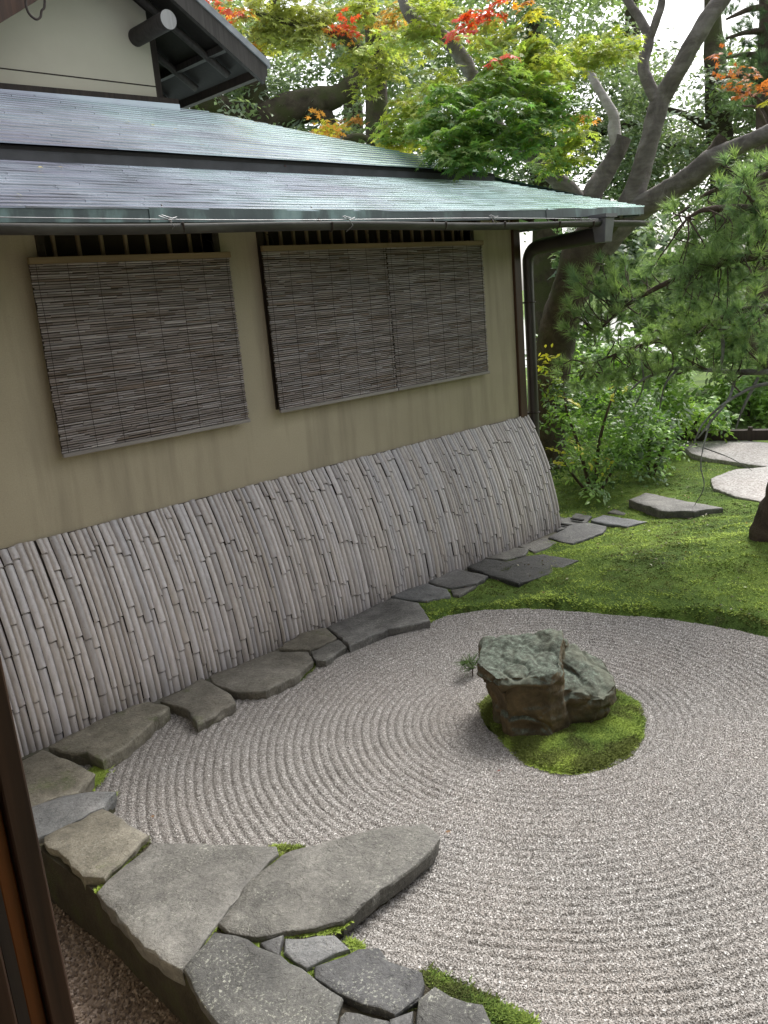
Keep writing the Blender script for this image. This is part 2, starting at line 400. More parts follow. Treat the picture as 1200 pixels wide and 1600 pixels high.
# ---------------------------------------------------------------- moss blades (fuzz)
MBLADE = mat_blade()
def moss_fuzz(name, P, Z, h, label, seed=1, dark=1.0):
    r = np.random.default_rng(seed); n = len(P)
    a = r.uniform(0, 2*math.pi, n); w = h*r.uniform(.35, .6, n); hh = h*r.uniform(.5, 1.2, n)
    c, s = np.cos(a), np.sin(a)
    V = np.empty((n, 3, 3)); b = np.stack([P[:, 0], P[:, 1], Z-.004], -1)
    V[:, 0] = b+np.stack([c*w, s*w, 0*w], -1); V[:, 1] = b-np.stack([c*w, s*w, 0*w], -1)
    V[:, 2] = b+np.stack([r.normal(0, 1.1, n)*hh, r.normal(0, 1.1, n)*hh, hh*.75], -1)
    base = 1.2*vnoise(P[:, 0], P[:, 1], 1.3, 4)+.8*vnoise(P[:, 0], P[:, 1], 4.5, 8)+.5*vnoise(P[:, 0], P[:, 1], 12, 18)+r.normal(0, .16, n)
    t_ = np.clip(base+.5, 0, 1)[:, None]
    col = np.array([.075, .13, .028])*(1-t_)+np.array([.37, .48, .095])*t_
    brown = (1.0*vnoise(P[:, 0], P[:, 1], 2.3, 21)+vnoise(P[:, 0], P[:, 1], 6, 12)+.6*vnoise(P[:, 0], P[:, 1], 15, 2) > .24+.1*r.normal(size=n))
    col[brown] = col[brown]*.35+np.array([.05, .042, .02])*.65
    col = np.repeat(col*dark, 3, 0)
    o = link(name, npmesh(name, V.reshape(-1, 3), np.arange(3*n).reshape(-1, 3), False, col), MBLADE)
    return tag(o, label, 'moss', kind='stuff')
n = 620000
P = np.stack([rng.uniform(3.5, 10.5, n), rng.uniform(.3, 6.5, n)], -1)
d = np.hypot(P[:, 0], P[:, 1]); keep = rng.uniform(0, 1, n) < np.clip(7.0/d, 0, 1)**2.2
keep &= ~((P[:, 0] < 6.05) & (P[:, 1] > 4.1))
az = np.arctan2(P[:, 1], P[:, 0]); keep &= (az > math.radians(17)) & (az < math.radians(50))
P = P[keep]
ins = in_poly(P, GPOLY); dd = seg_dist(P, GPOLY)
ok = (~ins) | (dd < .035+.05*vnoise(P[:, 0], P[:, 1], 5, 2))
P = P[ok]; Z = np.maximum(ground_z(P[:, 0], P[:, 1]), -.012)
moss_fuzz('moss', P, Z, .0125, 'bright green moss carpet covering the mound beyond the raked gravel')

# ---------------------------------------------------------------- raked gravel
GSTOPS = [(0, (.10, .092, .083)), (.2, (.175, .162, .149)), (.45, (.235, .22, .205)), (.7, (.285, .27, .254)), (.88, (.35, .336, .32)), (1, (.52, .51, .495))]
MGRAV = mat_gravel('raked_gravel_bed', GSTOPS, pscale=150)
t = NT('gravel_pebble'); oi = t.n('ObjectInfo')
MPEB = t.fin(t.ramp(oi.outputs['Random'], GSTOPS), .7, None, .35)
def pebble_nodes(name, density, size, mat, seed=0):
    ng = bpy.data.node_groups.new(name, 'GeometryNodeTree')
    ng.interface.new_socket('Geometry', in_out='INPUT', socket_type='NodeSocketGeometry')
    ng.interface.new_socket('Geometry', in_out='OUTPUT', socket_type='NodeSocketGeometry')
    N = ng.nodes; L = ng.links
    gi, go = N.new('NodeGroupInput'), N.new('NodeGroupOutput')
    dp = N.new('GeometryNodeDistributePointsOnFaces'); dp.inputs['Density'].default_value = density; dp.inputs['Seed'].default_value = seed
    ico = N.new('GeometryNodeMeshIcoSphere'); ico.inputs['Radius'].default_value = size; ico.inputs['Subdivisions'].default_value = 1
    sm = N.new('GeometryNodeSetMaterial'); sm.inputs['Material'].default_value = mat
    ip = N.new('GeometryNodeInstanceOnPoints')
    rr = N.new('FunctionNodeRandomValue'); rr.data_type = 'FLOAT_VECTOR'; rr.inputs[0].default_value = (0, 0, 0); rr.inputs[1].default_value = (6.28, 6.28, 6.28)
    rs = N.new('FunctionNodeRandomValue'); rs.data_type = 'FLOAT_VECTOR'; rs.inputs[0].default_value = (.6, .5, .4); rs.inputs[1].default_value = (1.5, 1.2, 1.0); rs.inputs['Seed'].default_value = 5
    jn = N.new('GeometryNodeJoinGeometry')
    L.new(gi.outputs[0], dp.inputs['Mesh']); L.new(dp.outputs['Points'], ip.inputs['Points']); L.new(ico.outputs['Mesh'], sm.inputs['Geometry'])
    L.new(sm.outputs[0], ip.inputs['Instance']); L.new(rr.outputs[0], ip.inputs['Rotation']); L.new(rs.outputs[0], ip.inputs['Scale'])
    L.new(gi.outputs[0], jn.inputs[0]); L.new(ip.outputs[0], jn.inputs[0]); L.new(jn.outputs[0], go.inputs[0])
    return ng
nr, na = 700, 300
rr_ = .28+np.arange(nr)*.0056; aa_ = np.arange(na+1)*2*math.pi/na
RR, AA = np.meshgrid(rr_, aa_, indexing='ij')
VX, VY = GC[0]+RR*np.cos(AA), GC[1]+RR*np.sin(AA)
WL = .043
wob = .012*vnoise(VX, VY, 1.5, 1)+.007*vnoise(VX, VY, 5, 2)
dcam = np.hypot(VX, VY)
amp = .0056*np.clip((RR-.35)/.2, 0, 1)*(.4+1.0*np.clip(vnoise(VX, VY, 1.4, 6)+.3, 0, 1)+.5*np.clip(vnoise(VX, VY, 5, 16), -.5, .5))*np.clip((VX+.6*(4-VY)-.3)/1.6, .6, 1)
ph = 2*math.pi*(RR+wob)/WL
VZ = amp*(np.abs(np.sin(ph/2))**.6*2.2-1.5) + .005*vnoise(VX, VY, 30, 3)+.007*vnoise(VX, VY, 9, 4)
Fq = grid_faces(nr, na+1); V = np.stack([VX, VY, VZ], -1).reshape(-1, 3)
cen = V[Fq].mean(1)[:, :2]
seen = (cen[:, 0]*.85-cen[:, 1]*.1 > -.2)
keep = in_poly(cen, GPOLY) & seen & (cen[:, 0] > 1.09)
Fq = Fq[keep]; used = np.unique(Fq); remap = np.full(len(V), -1); remap[used] = np.arange(len(used))
gr = link('raked_gravel', npmesh('raked_gravel', V[used], remap[Fq], True), MGRAV)
md = gr.modifiers.new('pebbles', 'NODES'); md.node_group = pebble_nodes('pebble_scatter', 27000, .0030, MPEB)
tag(gr, 'pale pinkish grey gravel raked in rings around the garden rock', 'gravel', kind='stuff')

# lower drip strip of brown pebbles in front of the near wall
BSTOPS = [(0, (.07, .05, .04)), (.4, (.13, .095, .072)), (.75, (.19, .145, .115)), (1, (.28, .23, .20))]
t = NT('brown_pebble'); oi = t.n('ObjectInfo'); MPEB2 = t.fin(t.ramp(oi.outputs['Random'], BSTOPS), .7, None, .35)
sx, sy = np.meshgrid(np.linspace(.32, 1.10, 30), np.linspace(-.5, 4.4, 160), indexing='ij')
st = link('drip_gravel', npmesh('drip_gravel', np.stack([sx, sy, -.18+.02*vnoise(sx, sy, 8)], -1).reshape(-1, 3), grid_faces(30, 160), True), mat_gravel('brown_gravel_bed', BSTOPS, pscale=60))
md = st.modifiers.new('pebbles', 'NODES'); md.node_group = pebble_nodes('brown_pebble_scatter', 5200, .0085, MPEB2, 3)
tag(st, 'brown pebbles in the sunken drip strip beside the stone edging', 'gravel', kind='stuff')

# ---------------------------------------------------------------- paving stones
MS = [mat_stone('stone_grey', (.045, .044, .041), (.105, .102, .096), (.185, .18, .17), lf=.5),
      mat_stone('stone_dark', (.032, .032, .033), (.068, .068, .069), (.125, .124, .122), lf=.6),
      mat_stone('stone_brown', (.075, .068, .053), (.15, .138, .113), (.235, .22, .187), lf=.3, moss=.35),
      mat_stone('stone_blue', (.07, .073, .079), (.13, .134, .142), (.20, .20, .21), lf=.3),
      mat_stone('stone_black', (.028, .029, .030), (.045, .046, .047), (.075, .075, .075), lf=.3, lichen=(.2, .2, .19), scale=5)]
def flat_stone(name, poly, ztop, thick, mat, parent=None, seed=0, inset=.012, tilt=.0):
    """irregular slab: jagged outline, worn rim, uneven top; its origin at its middle"""
    r = random.Random(seed); P = [np.array(p[:2]) for p in poly]; c = sum(P)/len(P)
    area = sum(P[i][0]*P[(i+1) % len(P)][1]-P[(i+1) % len(P)][0]*P[i][1] for i in range(len(P)))
    if area < 0: P = P[::-1]
    out = []
    for i in range(len(P)):
        a, b = P[i], P[(i+1) % len(P)]; L = np.linalg.norm(b-a); k = max(1, int(L/.045)); nrm = np.array([b[1]-a[1], a[0]-b[0]])/max(L, 1e-6)
        for j in range(k):
            q = a+(b-a)*j/k + nrm*(r.uniform(-.006, .006) if j else 0); out.append(q)
    n = len(out); out = np.array(out); size = np.sqrt(abs(area)/2)
    bm = bmesh.new(); rings = []
    specs = [(0.012, -thick), (0.004, -thick*.5), (.0, -.010), (.25*inset, -.0022), (.55*inset, 0), (.10*size+inset, .0), (.24*size+inset, .0)]
    z_at = lambda q: tilt*(q[0]-c[0]) + .008*mnoise.noise(Vector((q[0]*4, q[1]*4, seed*3.1)))+.003*mnoise.noise(Vector((q[0]*25, q[1]*25, seed)))
    for ins_, dz in specs:
        ring = []
        for q in out:
            v = c-q; L = np.linalg.norm(v); qq = q+v/max(L, 1e-6)*min(ins_, L*.85)
            rag = .007*mnoise.noise(Vector((q[0]*24, q[1]*24, dz*40+seed)))+.004*mnoise.noise(Vector((q[0]*70, q[1]*70, dz*40+seed)))
            qq = qq - v/max(L, 1e-6)*rag
            ring.append(bm.verts.new((qq[0]-c[0], qq[1]-c[1], dz+(z_at(qq) if dz > -thick*.9 else 0))))
        rings.append(ring)
    for a, b in zip(rings[:-1], rings[1:]):
        for i in range(n):
            bm.faces.new((a[i], a[(i+1) % n], b[(i+1) % n], b[i]))
    bm.normal_update()
    cv = bm.verts.new((0, 0, z_at(c)))
    for i in range(n): bm.faces.new((rings[-1][i], rings[-1][(i+1) % n], cv))
    bm.normal_update()
    for f in bm.faces: f.smooth = abs(f.normal.z) > .8
    me = bpy.data.meshes.new(name); bm.to_mesh(me); bm.free()
    o = link(name, me, mat, parent); o.location = (c[0], c[1], ztop)
    return o
FRONT = [  # the broad stones beside the drip strip
    ([(50, 1180), (66, 1170), (110, 1186), (145, 1207), (119, 1237), (88, 1243), (54, 1257), (0, 1262), (0, 1200)], 2),
    ([(56, 1259), (100, 1244), (150, 1236), (179, 1238), (160, 1262), (70, 1305), (10, 1320), (10, 1275)], 3),
    ([(71, 1310), (160, 1266), (230, 1308), (163, 1374), (130, 1372), (100, 1338), (72, 1320)], 2),
    ([(153, 1392), (170, 1374), (238, 1315), (285, 1317), (380, 1319), (430, 1322), (434, 1333), (390, 1375), (345, 1430), (310, 1478), (285, 1512), (250, 1495), (200, 1445)], 0),
    ([(343, 1440), (395, 1373), (440, 1337), (475, 1324), (540, 1308), (600, 1292), (660, 1287), (685, 1308), (670, 1330), (620, 1370), (535, 1437), (470, 1450), (400, 1463), (360, 1455)], 0),
    ([(407, 1476), (442, 1463), (435, 1492)], 1),
    ([(446, 1463), (521, 1461), (545, 1481), (479, 1508), (446, 1484)], 3),
    ([(494, 1510), (561, 1486), (592, 1484), (605, 1505), (657, 1520), (660, 1538), (653, 1558), (616, 1585), (547, 1559), (495, 1527)], 1),
    ([(290, 1516), (335, 1459), (370, 1464), (420, 1489), (470, 1517), (533, 1562), (524, 1600), (510, 1680), (380, 1680), (330, 1585)], 1),
    ([(532, 1590), (540, 1579), (605, 1594), (600, 1660), (520, 1670)], 1),
    ([(652, 1590), (657, 1563), (680, 1543), (704, 1560), (752, 1571), (768, 1604), (740, 1680), (645, 1680)], 1),
    ([(610, 1597), (645, 1585), (642, 1660), (610, 1660)], 1)]
ZF = .085
MJOINT = m_noise('mossy_mortar', (.045, .055, .018), (.10, .095, .075), 9, .95, .8, 80, .01, c3=(.15, .14, .12))
bp = [onz(x, y, ZF)[:2] for x, y in [(0, 1190), (66, 1172), (110, 1188), (143, 1207), (125, 1232), (176, 1240), (160, 1264), (228, 1309), (285, 1319), (428, 1324), (475, 1327), (600, 1295), (655, 1291), (678, 1310), (615, 1368), (530, 1433), (520, 1460), (543, 1481), (590, 1487), (655, 1522), (680, 1546), (750, 1573), (764, 1604), (740, 1690)]]
bp = bp+[(1.02, .9), (1.04, 2.2), (1.045, 2.75), (1.02, 3.16), (.98, 3.9)]
def slab_ngon(name, poly, ztop, thick, mat):
    c = np.mean(np.array([p[:2] for p in poly]), 0); n = len(poly)
    v = [(p[0]-c[0], p[1]-c[1], 0) for p in poly]+[(p[0]-c[0], p[1]-c[1], -thick) for p in poly]
    bm = bmesh.new(); vs = [bm.verts.new(q) for q in v]
    bm.faces.new(vs[:n]); bm.faces.new(vs[n:][::-1])
    for i in range(n): bm.faces.new((vs[i], vs[n+i], vs[n+(i+1) % n], vs[(i+1) % n]))
    bmesh.ops.recalc_face_normals(bm, faces=bm.faces); me = bpy.data.meshes.new(name); bm.to_mesh(me); bm.free()
    o = link(name, me, mat); o.location = (c[0], c[1], ztop); return o
base = slab_ngon('stone_edging', bp, .066, .27, m_noise('shaded_mossy_earth', (.022, .018, .012), (.045, .038, .025), 8, .95, .9, 50, .02, c3=(.05, .058, .02)))  # mossy earth, its colour darkened for the shade beneath the eave
tag(base, kind='structure')
base_loc = Vector(base.location)
def grow(poly, e):
    P = [np.array(p[:2]) for p in poly]; c = sum(P)/len(P)
    return [p+(p-c)/max(np.linalg.norm(p-c), 1e-6)*e for p in P]
def child_world(o, parent):
    o.parent = parent; o.matrix_parent_inverse = Matrix.Translation(-Vector(parent.location))
for i, (px, k) in enumerate(FRONT):
    o = flat_stone('paving_stone', grow([onz(x, y, ZF+.006)[:2] for x, y in px], .007), ZF+.006*(i % 3), .07, MS[k], None, 20+i, .010)
    child_world(o, base)
ROW = [  # the row of flat stones along the foot of the bamboo fence
    ([(75, 1165), (110, 1148), (162, 1120), (208, 1101), (233, 1095), (266, 1104), (250, 1118), (218, 1148), (190, 1170), (160, 1188), (150, 1184), (135, 1176), (108, 1176)], 2, .075),
    ([(250, 1096), (316, 1059), (362, 1085), (368, 1098), (308, 1130), (291, 1109), (265, 1100)], 2, .06),
    ([(327, 1057), (374, 1038), (430, 1016), (482, 1018), (490, 1032), (460, 1059), (415, 1079), (370, 1081), (336, 1070)], 2, .055),
    ([(437, 1012), (467, 989), (509, 981), (527, 996), (484, 1015)], 2, .05),
    ([(486, 1018), (529, 999), (542, 1010), (509, 1032), (494, 1032)], 0, .045),
    ([(511, 979), (561, 957), (610, 935), (655, 941), (672, 969), (606, 982), (546, 1009), (529, 994)], 0, .055),
    ([(609, 931), (640, 919), (667, 911), (700, 920), (704, 931), (667, 939), (629, 936)], 3, .045),
    ([(667, 908), (709, 888), (764, 899), (745, 912), (703, 918)], 0, .04),
    ([(704, 921), (744, 915), (717, 930), (707, 930)], 0, .035),
    ([(757, 871), (806, 855), (826, 857), (822, 867), (790, 874)], 0, .045),
    ([(730, 885), (757, 873), (790, 877), (824, 869), (850, 866), (905, 875), (850, 900), (810, 911), (765, 898)], 4, .05),
    ([(810, 853), (850, 840), (872, 848), (835, 863)], 0, .035),
    ([(857, 839), (895, 818), (920, 816), (948, 821), (943, 832), (895, 849), (877, 846)], 1, .05),
    ([(922, 813), (942, 804), (1012, 815), (980, 823), (950, 819)], 3, .045),
    ([(950, 800), (980, 787), (1008, 793), (1006, 801), (988, 808)], 0, .04)]
path = tag(slab_ngon('stone_path', [(1.2, 4.24), (1.2, 4.06), (4.4, 4.06), (6.0, 4.04), (6.0, 4.24)], .012, .1, MJOINT), kind='structure')
for i, (px, k, zt) in enumerate(ROW):
    o = flat_stone('flat_stone', [onz(x, y, zt)[:2] for x, y in px], zt, .085, MS[k], None, 50+i, .012)
    child_world(o, path)
# slab with two drain slots, by the fence end
dr = flat_stone('drain_slab', [onz(x, y, .03)[:2] for x, y in [(868, 803), (890, 799), (925, 807), (918, 815), (870, 829)]], .03, .06, MS[0], None, 71)
tag(dr, 'pale slab with two dark drain slots at the far fence end', 'drain slab')
for a, b in (((893, 810), (911, 813)), ((874, 818), (893, 821))):
    p, q = onz(*a, .046), onz(*b, .046)
    o = B().bar(p-np.array(dr.location), q-np.array(dr.location), .035, .012).build('slot', m_noise('slot_dark', (.006, .006, .005), (.012, .011, .01)), dr)
rs = flat_stone('stepping_slab', [onz(x, y, .12)[:2] for x, y in [(982, 781), (1008, 769), (1070, 782), (1130, 793), (1085, 799), (1035, 798)]], .12, .16, MS[0], None, 77, .015)
tag(rs, 'large raised grey slab lying on moss beyond the fence end', 'stone slab')

# mossy joints and fringes: strips of moss between stones and gravel
def fuzz_strip(px_line, z, width, n, seed):
    pts = np.array([onz(x, y, z)[:2] for x, y in px_line]); r = np.random.default_rng(seed)
    L = np.r_[0, np.cumsum(np.linalg.norm(np.diff(pts, axis=0), axis=1))]; s = r.uniform(0, L[-1], n)
    q = np.stack([np.interp(s, L, pts[:, 0]), np.interp(s, L, pts[:, 1])], -1)
    w = width*(.5+1.0*np.clip(vnoise(q[:, 0], q[:, 1], 7, seed)+.5, 0, 1))
    off = r.normal(0, .5, (n, 2))*w[:, None]
    dome = np.exp(-(off**2).sum(1)/(w**2+1e-9))
    return q+off, z+dome*width*.22
SP = [([(668, 1530), (700, 1548), (760, 1575), (830, 1605)], .005, .035, 9000), ([(605, 975), (580, 992), (550, 1012)], .005, .014, 1200), ([(425, 1325), (470, 1326)], .05, .016, 1600),
      ([(440, 1335), (395, 1372), (345, 1432), (288, 1512)], .07, .013, 6000), ([(232, 1312), (165, 1380), (150, 1395)], .07, .008, 1500), ([(180, 1240), (155, 1265), (70, 1308)], .07, .007, 1500), ([(552, 1490), (495, 1512)], .07, .008, 900), ([(655, 1562), (615, 1590)], .07, .008, 700), ([(345, 1445), (400, 1468), (440, 1462), (520, 1455), (545, 1440)], .066, .012, 3500), ([(535, 1445), (612, 1378)], .004, .012, 1800), ([(545, 1470), (565, 1482)], .02, .012, 900),
      ([(150, 1215), (135, 1235), (160, 1195), (185, 1180)], .012, .035, 7000), ([(190, 1175), (235, 1140), (262, 1112)], .006, .02, 3500), ([(340, 1076), (375, 1085), (420, 1082), (465, 1062), (495, 1035)], .008, .016, 3500),
      ([(672, 970), (640, 978), (600, 988)], .006, .02, 2500), ([(375, 1462), (430, 1492), (490, 1528)], .066, .010, 2500)]
Pp, Zz = zip(*[fuzz_strip(*s, 40+i) for i, s in enumerate(SP)])
moss_fuzz('joint_moss', np.vstack(Pp), np.concatenate(Zz), .010, 'moss growing in the joints and fringes of the paving stones', 5, .8)

# ================================================================ GARDEN ROCK
U, W = np.array([.62, -.785]), np.array([.785, .62])
def rk(u, v): return GC+U*u+W*v
def loft(bm, rings):
    R = []
    for z, pts in rings:
        R.append([bm.verts.new((*(U*u+W*v), z + (q[2] if len(q) > 2 else 0))) for q in pts for u, v in [q[:2]]])
    n = len(R[0])
    for a, b in zip(R[:-1], R[1:]):
        for i in range(n): bm.faces.new((a[i], a[(i+1) % n], b[(i+1) % n], b[i]))
    bm.faces.new(list(reversed(R[0]))); bm.faces.new(R[-1])
bm = bmesh.new()
loft(bm, [(-.06, [(-.22, -.04), (-.13, -.23), (.06, -.24), (.17, -.17), (.17, .14), (-.20, .16)]),
          (.10, [(-.245, -.05), (-.16, -.22), (.05, -.23), (.14, -.16), (.15, .16), (-.23, .17)]),
          (.22, [(-.265, -.06), (-.17, -.215), (.04, -.215), (.12, -.14), (.14, .17), (-.25, .18)]),
          (.285, [(-.30, -.09), (-.21, -.245), (.05, -.24), (.125, -.16), (.15, .18), (-.28, .18)]),
          (.335, [(-.295, -.08, .01), (-.20, -.22, -.01), (.05, -.22, -.005), (.11, -.14, .01), (.135, .17, .06), (-.26, .16, .035)])])
me = bpy.data.meshes.new('rock_a'); bm.to_mesh(me); bm.free()
bm = bmesh.new()
loft(bm, [(-.06, [(.06, -.14), (.24, -.15), (.30, -.02), (.28, .20), (.06, .22)]),
          (.10, [(.05, -.13), (.29, -.16), (.37, -.03), (.35, .22), (.05, .26)]),
          (.165, [(.05, -.12), (.31, -.16), (.40, -.03), (.36, .24), (.05, .27)]),
          (.20, [(.06, -.10, .01), (.30, -.14, -.02), (.385, -.02, -.01), (.33, .20, .03), (.06, .22, .14)])])
me2 = bpy.data.meshes.new('rock_b'); bm.to_mesh(me2); bm.free()
def union_remesh(meshes, voxel):
    bm = bmesh.new()
    for x in meshes: bm.from_mesh(x)
    bmesh.ops.recalc_face_normals(bm, faces=bm.faces)
    mj = bpy.data.meshes.new('join'); bm.to_mesh(mj); bm.free()
    o = bpy.data.objects.new('join', mj); COL.objects.link(o)
    md = o.modifiers.new('r', 'REMESH'); md.mode = 'VOXEL'; md.voxel_size = voxel
    dg = bpy.context.evaluated_depsgraph_get(); out = bpy.data.meshes.new_from_object(o.evaluated_get(dg))
    bpy.data.objects.remove(o); return out
rm = union_remesh([me, me2], .0065); rm.name = 'garden_rock'
rm.update(); nv = len(rm.vertices); co = np.empty(nv*3); rm.vertices.foreach_get('co', co); co = co.reshape(-1, 3)
nm = np.empty(nv*3); rm.vertices.foreach_get('normal', nm); nm = nm.reshape(-1, 3)
for i in range(nv):
    v = Vector(co[i]); topf = max(0., nm[i][2])
    cell = mnoise.cell(Vector((v.x*7+.4*mnoise.noise(v*6), v.y*7, v.z*9)))
    dsp = .030*mnoise.noise(v*4.2+Vector((1.3, .2, 5)))+.016*mnoise.noise(v*10+Vector((3, 1, 0)))+.006*(cell-.5)*(1-.5*topf)
    rdg = 1-abs(mnoise.noise(v*8+Vector((7, 0, 2)))); dsp -= .014*max(0, rdg-.82)/.18
    dsp += .0045*mnoise.noise(v*30)+.003*mnoise.noise(v*70)
    if topf < .3: dsp += .009*mnoise.noise(Vector((v.x*4, v.y*4, v.z*26)))
    co[i] += nm[i]*dsp
rm.vertices.foreach_set('co', co.ravel()); rm.polygons.foreach_set('use_smooth', np.ones(len(rm.polygons), bool)); rm.update()
def mat_rock():
    t = NT('garden_rock'); co = t.coord(); geo = t.n('NewGeometry'); sep = t.n('SeparateXYZ'); t.l(geo.outputs['Normal'], sep.inputs[0])
    n1 = t.noise(co, 7, 7, .7, .5); n2 = t.noise(co, 40, 6, .75); n3 = t.noise(co, 3.5, 4, .6)
    side = t.ramp(n1, [(.3, (.035, .028, .018)), (.5, (.08, .06, .034)), (.7, (.155, .115, .06))])
    side = t.mix(t.ramp(n3, [(.5, 0.), (.62, .7)]), side, (.05, .055, .035))
    top = t.ramp(n2, [(.34, (.028, .03, .024)), (.48, (.065, .074, .058)), (.6, (.11, .135, .108)), (.75, (.26, .29, .245))])
    top = t.mix(t.ramp(n3, [(.46, 0.), (.62, .75)]), top, (.12, .125, .095))
    mixf = t.n('Math', operation='MULTIPLY_ADD'); mixf.inputs[1].default_value = .35; t.l(n1, mixf.inputs[0]); t.l(sep.outputs[2], mixf.inputs[2])
    col = t.mix(t.ramp(mixf.outputs[0], [(.45, 0.), (.85, 1.)]), side, top)
    return t.fin(col, .9, t.bump(t.mix(.5, n1, n2), .8, .012), .25)
rock = link('garden_rock', rm, mat_rock()); rock.location = (GC[0], GC[1], 0)
tag(rock, 'rugged brown rock with lichen top standing in the raked gravel', 'rock')
# moss island round the rock
isl_px = [(757, 1120), (752, 1098), (770, 1080), (850, 1060), (960, 1075), (995, 1095), (1004, 1122), (1001, 1150), (985, 1175), (950, 1195), (905, 1206), (865, 1203), (825, 1190), (795, 1165), (775, 1140)]
isl = [onz(x, y, .012)[:2] for x, y in isl_px]
mi = flat_stone('moss_island', isl, .004, .05, MMOSS, None, 90, .03)
tag(mi, 'rounded island of green moss around the foot of the rock', 'moss', kind='stuff')
moss_dome = lambda d: .006+.022*(1-np.exp(-d/.03))
n = 150000; isl_a = np.array(isl); lo, hi = isl_a.min(0)-.03, isl_a.max(0)+.03
P = rng.uniform(lo, hi, (n, 2)); ii = in_poly(P, isl_a); dd = seg_dist(P, isl_a); kk = ii | (dd < .018*rng.uniform(0, 1, n)); P = P[kk]; dd = np.where(ii, dd, 0)[kk]
mf = moss_fuzz('moss_tips', P, moss_dome(dd), .0075, None, 6, .95)
del mf['category']; child_world(mf, mi)

# ================================================================ TEA HOUSE
WY = 4.5                                    # face of the long wall
XC = 6.0                                    # its far corner
house = thing('tea_house', 'cream plastered tea house with patinated copper roof behind the gravel garden', 'house', (XC, WY, 0))
HL = np.array([XC, WY, 0.])
def hpart(b, name, mat, parent=None, bev=0):
    """world-space mesh -> child of the house (or of one of its parts)"""
    o = b.build(name, mat) if isinstance(b, B) else link(name, b, mat)
    o.parent = parent if parent is not None else house
    if parent is None: o.location = -HL
    if bev: bevel(o, bev)
    return o
W1, W2, OZ0, OZ1 = (2.03, 3.06), (3.435, 5.46), 1.50, 2.60
b = B()
b.box((-1.2, WY, -.2), (XC, WY+.14, OZ0)); b.box((-1.2, WY, OZ1), (XC, WY+.14, 2.835))
b.box((-1.2, WY, OZ0), (W1[0], WY+.14, OZ1)); b.box((W1[1], WY, OZ0), (W2[0], WY+.14, OZ1)); b.box((W2[1], WY, OZ0), (XC, WY+.14, OZ1))
b.box((XC-.14, WY+.14, -.2), (XC, 9.5, 2.9))
hpart(b, 'wall', MP)
hpart(B().box((XC, WY-.025, -.1), (XC+.095, WY+.07, 2.78)), 'corner_post', MWR, bev=.006)
# windows behind the blinds
MPOLE = m_noise('pale_bamboo_pole', (.20, .15, .09), (.32, .25, .16), 8, .5, .2, 40)
MSHOJI = m_noise('dark_screen', (.035, .027, .02), (.06, .046, .034), 4, .8)
for (a, c), sp in ((W1, .142), (W2, .114)):
    w = hpart(B().box((a, WY+.115, OZ0), (c, WY+.135, OZ1)), 'window', MSHOJI)
    fr = B()
    for p, q in (((a-.045, WY-.012, OZ0-.04), (a+.0, WY+.10, OZ1+.03)), ((c, WY-.012, OZ0-.04), (c+.045, WY+.10, OZ1+.03)), ((a, WY-.012, OZ0-.04), (c, WY+.10, OZ0)), ((a, WY-.012, OZ1), (c, WY+.10, OZ1+.03))):
        fr.box(p, q)
    hpart(fr, 'frame', MWD, w)
    x = a+.07
    while x < c-.03:
        pb = B(); zz = np.linspace(OZ0, OZ1, 9); pb.tube([(x, WY+.045, z) for z in zz], [.0125*(1+.12*(i % 3 == 0)) for i in range(9)], 8)
        hpart(pb, 'bamboo_bar', MPOLE, w); x += sp*rnd.uniform(.93, 1.07)

# --- roof, lower and upper tier of copper sheets
SL = .40
def up(x, y): return .062*np.clip((x-3)/3.9, 0, 1)**2*np.clip(1-(y-3.8)/1.5, 0, 1)
def z_low(x, y): return 2.608+SL*(y-3.8)+up(x, y)
def z_upp(x, y): return 3.035+SL*(y-4.64)
def hip(y): return 6.9-(y-3.8)
roof = hpart(B(), 'roof', MCOP)
xs = np.linspace(-1.2, 6.9, 40)
rm_ = B()
def slab(bb, f, y0, y1, t_, x0=-1.2, off=0., n=14):
    for i in range(n):
        a0, a1 = i/n, (i+1)/n
        def P(a, y, dz): 
            x = x0+(hip(y)-x0)*a; return (x, y, float(f(x, y))+dz+off)
        bb.hexa([P(a0, y0, -t_), P(a1, y0, -t_), P(a1, y1, -t_), P(a0, y1, -t_), P(a0, y0, 0), P(a1, y0, 0), P(a1, y1, 0), P(a0, y1, 0)])
slab(rm_, z_low, 3.83, 4.80, .02, off=-.014); slab(rm_, z_upp, 4.66, 6.40, .02, off=-.014)
hpart(rm_, 'roof_deck', MSOF, roof)
def sheet(f, x0, x1, y0, y1, end, seed, lift=.009):
    """one copper sheet: thin, lapped over the course below, a little buckled"""
    r = random.Random(seed); n = max(2, int((x1-x0)/.16)); vs = []
    ph = r.uniform(0, 6)
    for i in range(n+1):
        a = i/n
        xf = x0+(x1-x0)*a; xb = x0+((x1-(y1-y0) if end else x1)-x0)*a
        wv = .0006*math.sin(xf*5+ph)+.0003*math.sin(xf*13+ph*2)
        zf, zb = float(f(xf, y0))+lift+wv, float(f(xb, y1))+.0015
        vs += [(xf, y0+r.uniform(-.0008, .0008), zf-.0085), (xf, y0, zf), (xb, y1, zb), (xb, y1, zb-.004)]
    fs = []
    for i in range(n):
        k = 4*i
        for j in range(4): fs.append((k+j, k+4+j, k+4+(j+1) % 4, k+(j+1) % 4)[::-1])
    fs.append((0, 1, 2, 3)); fs.append((4*n+3, 4*n+2, 4*n+1, 4*n))
    return B().add(vs, fs)
cnt = 0
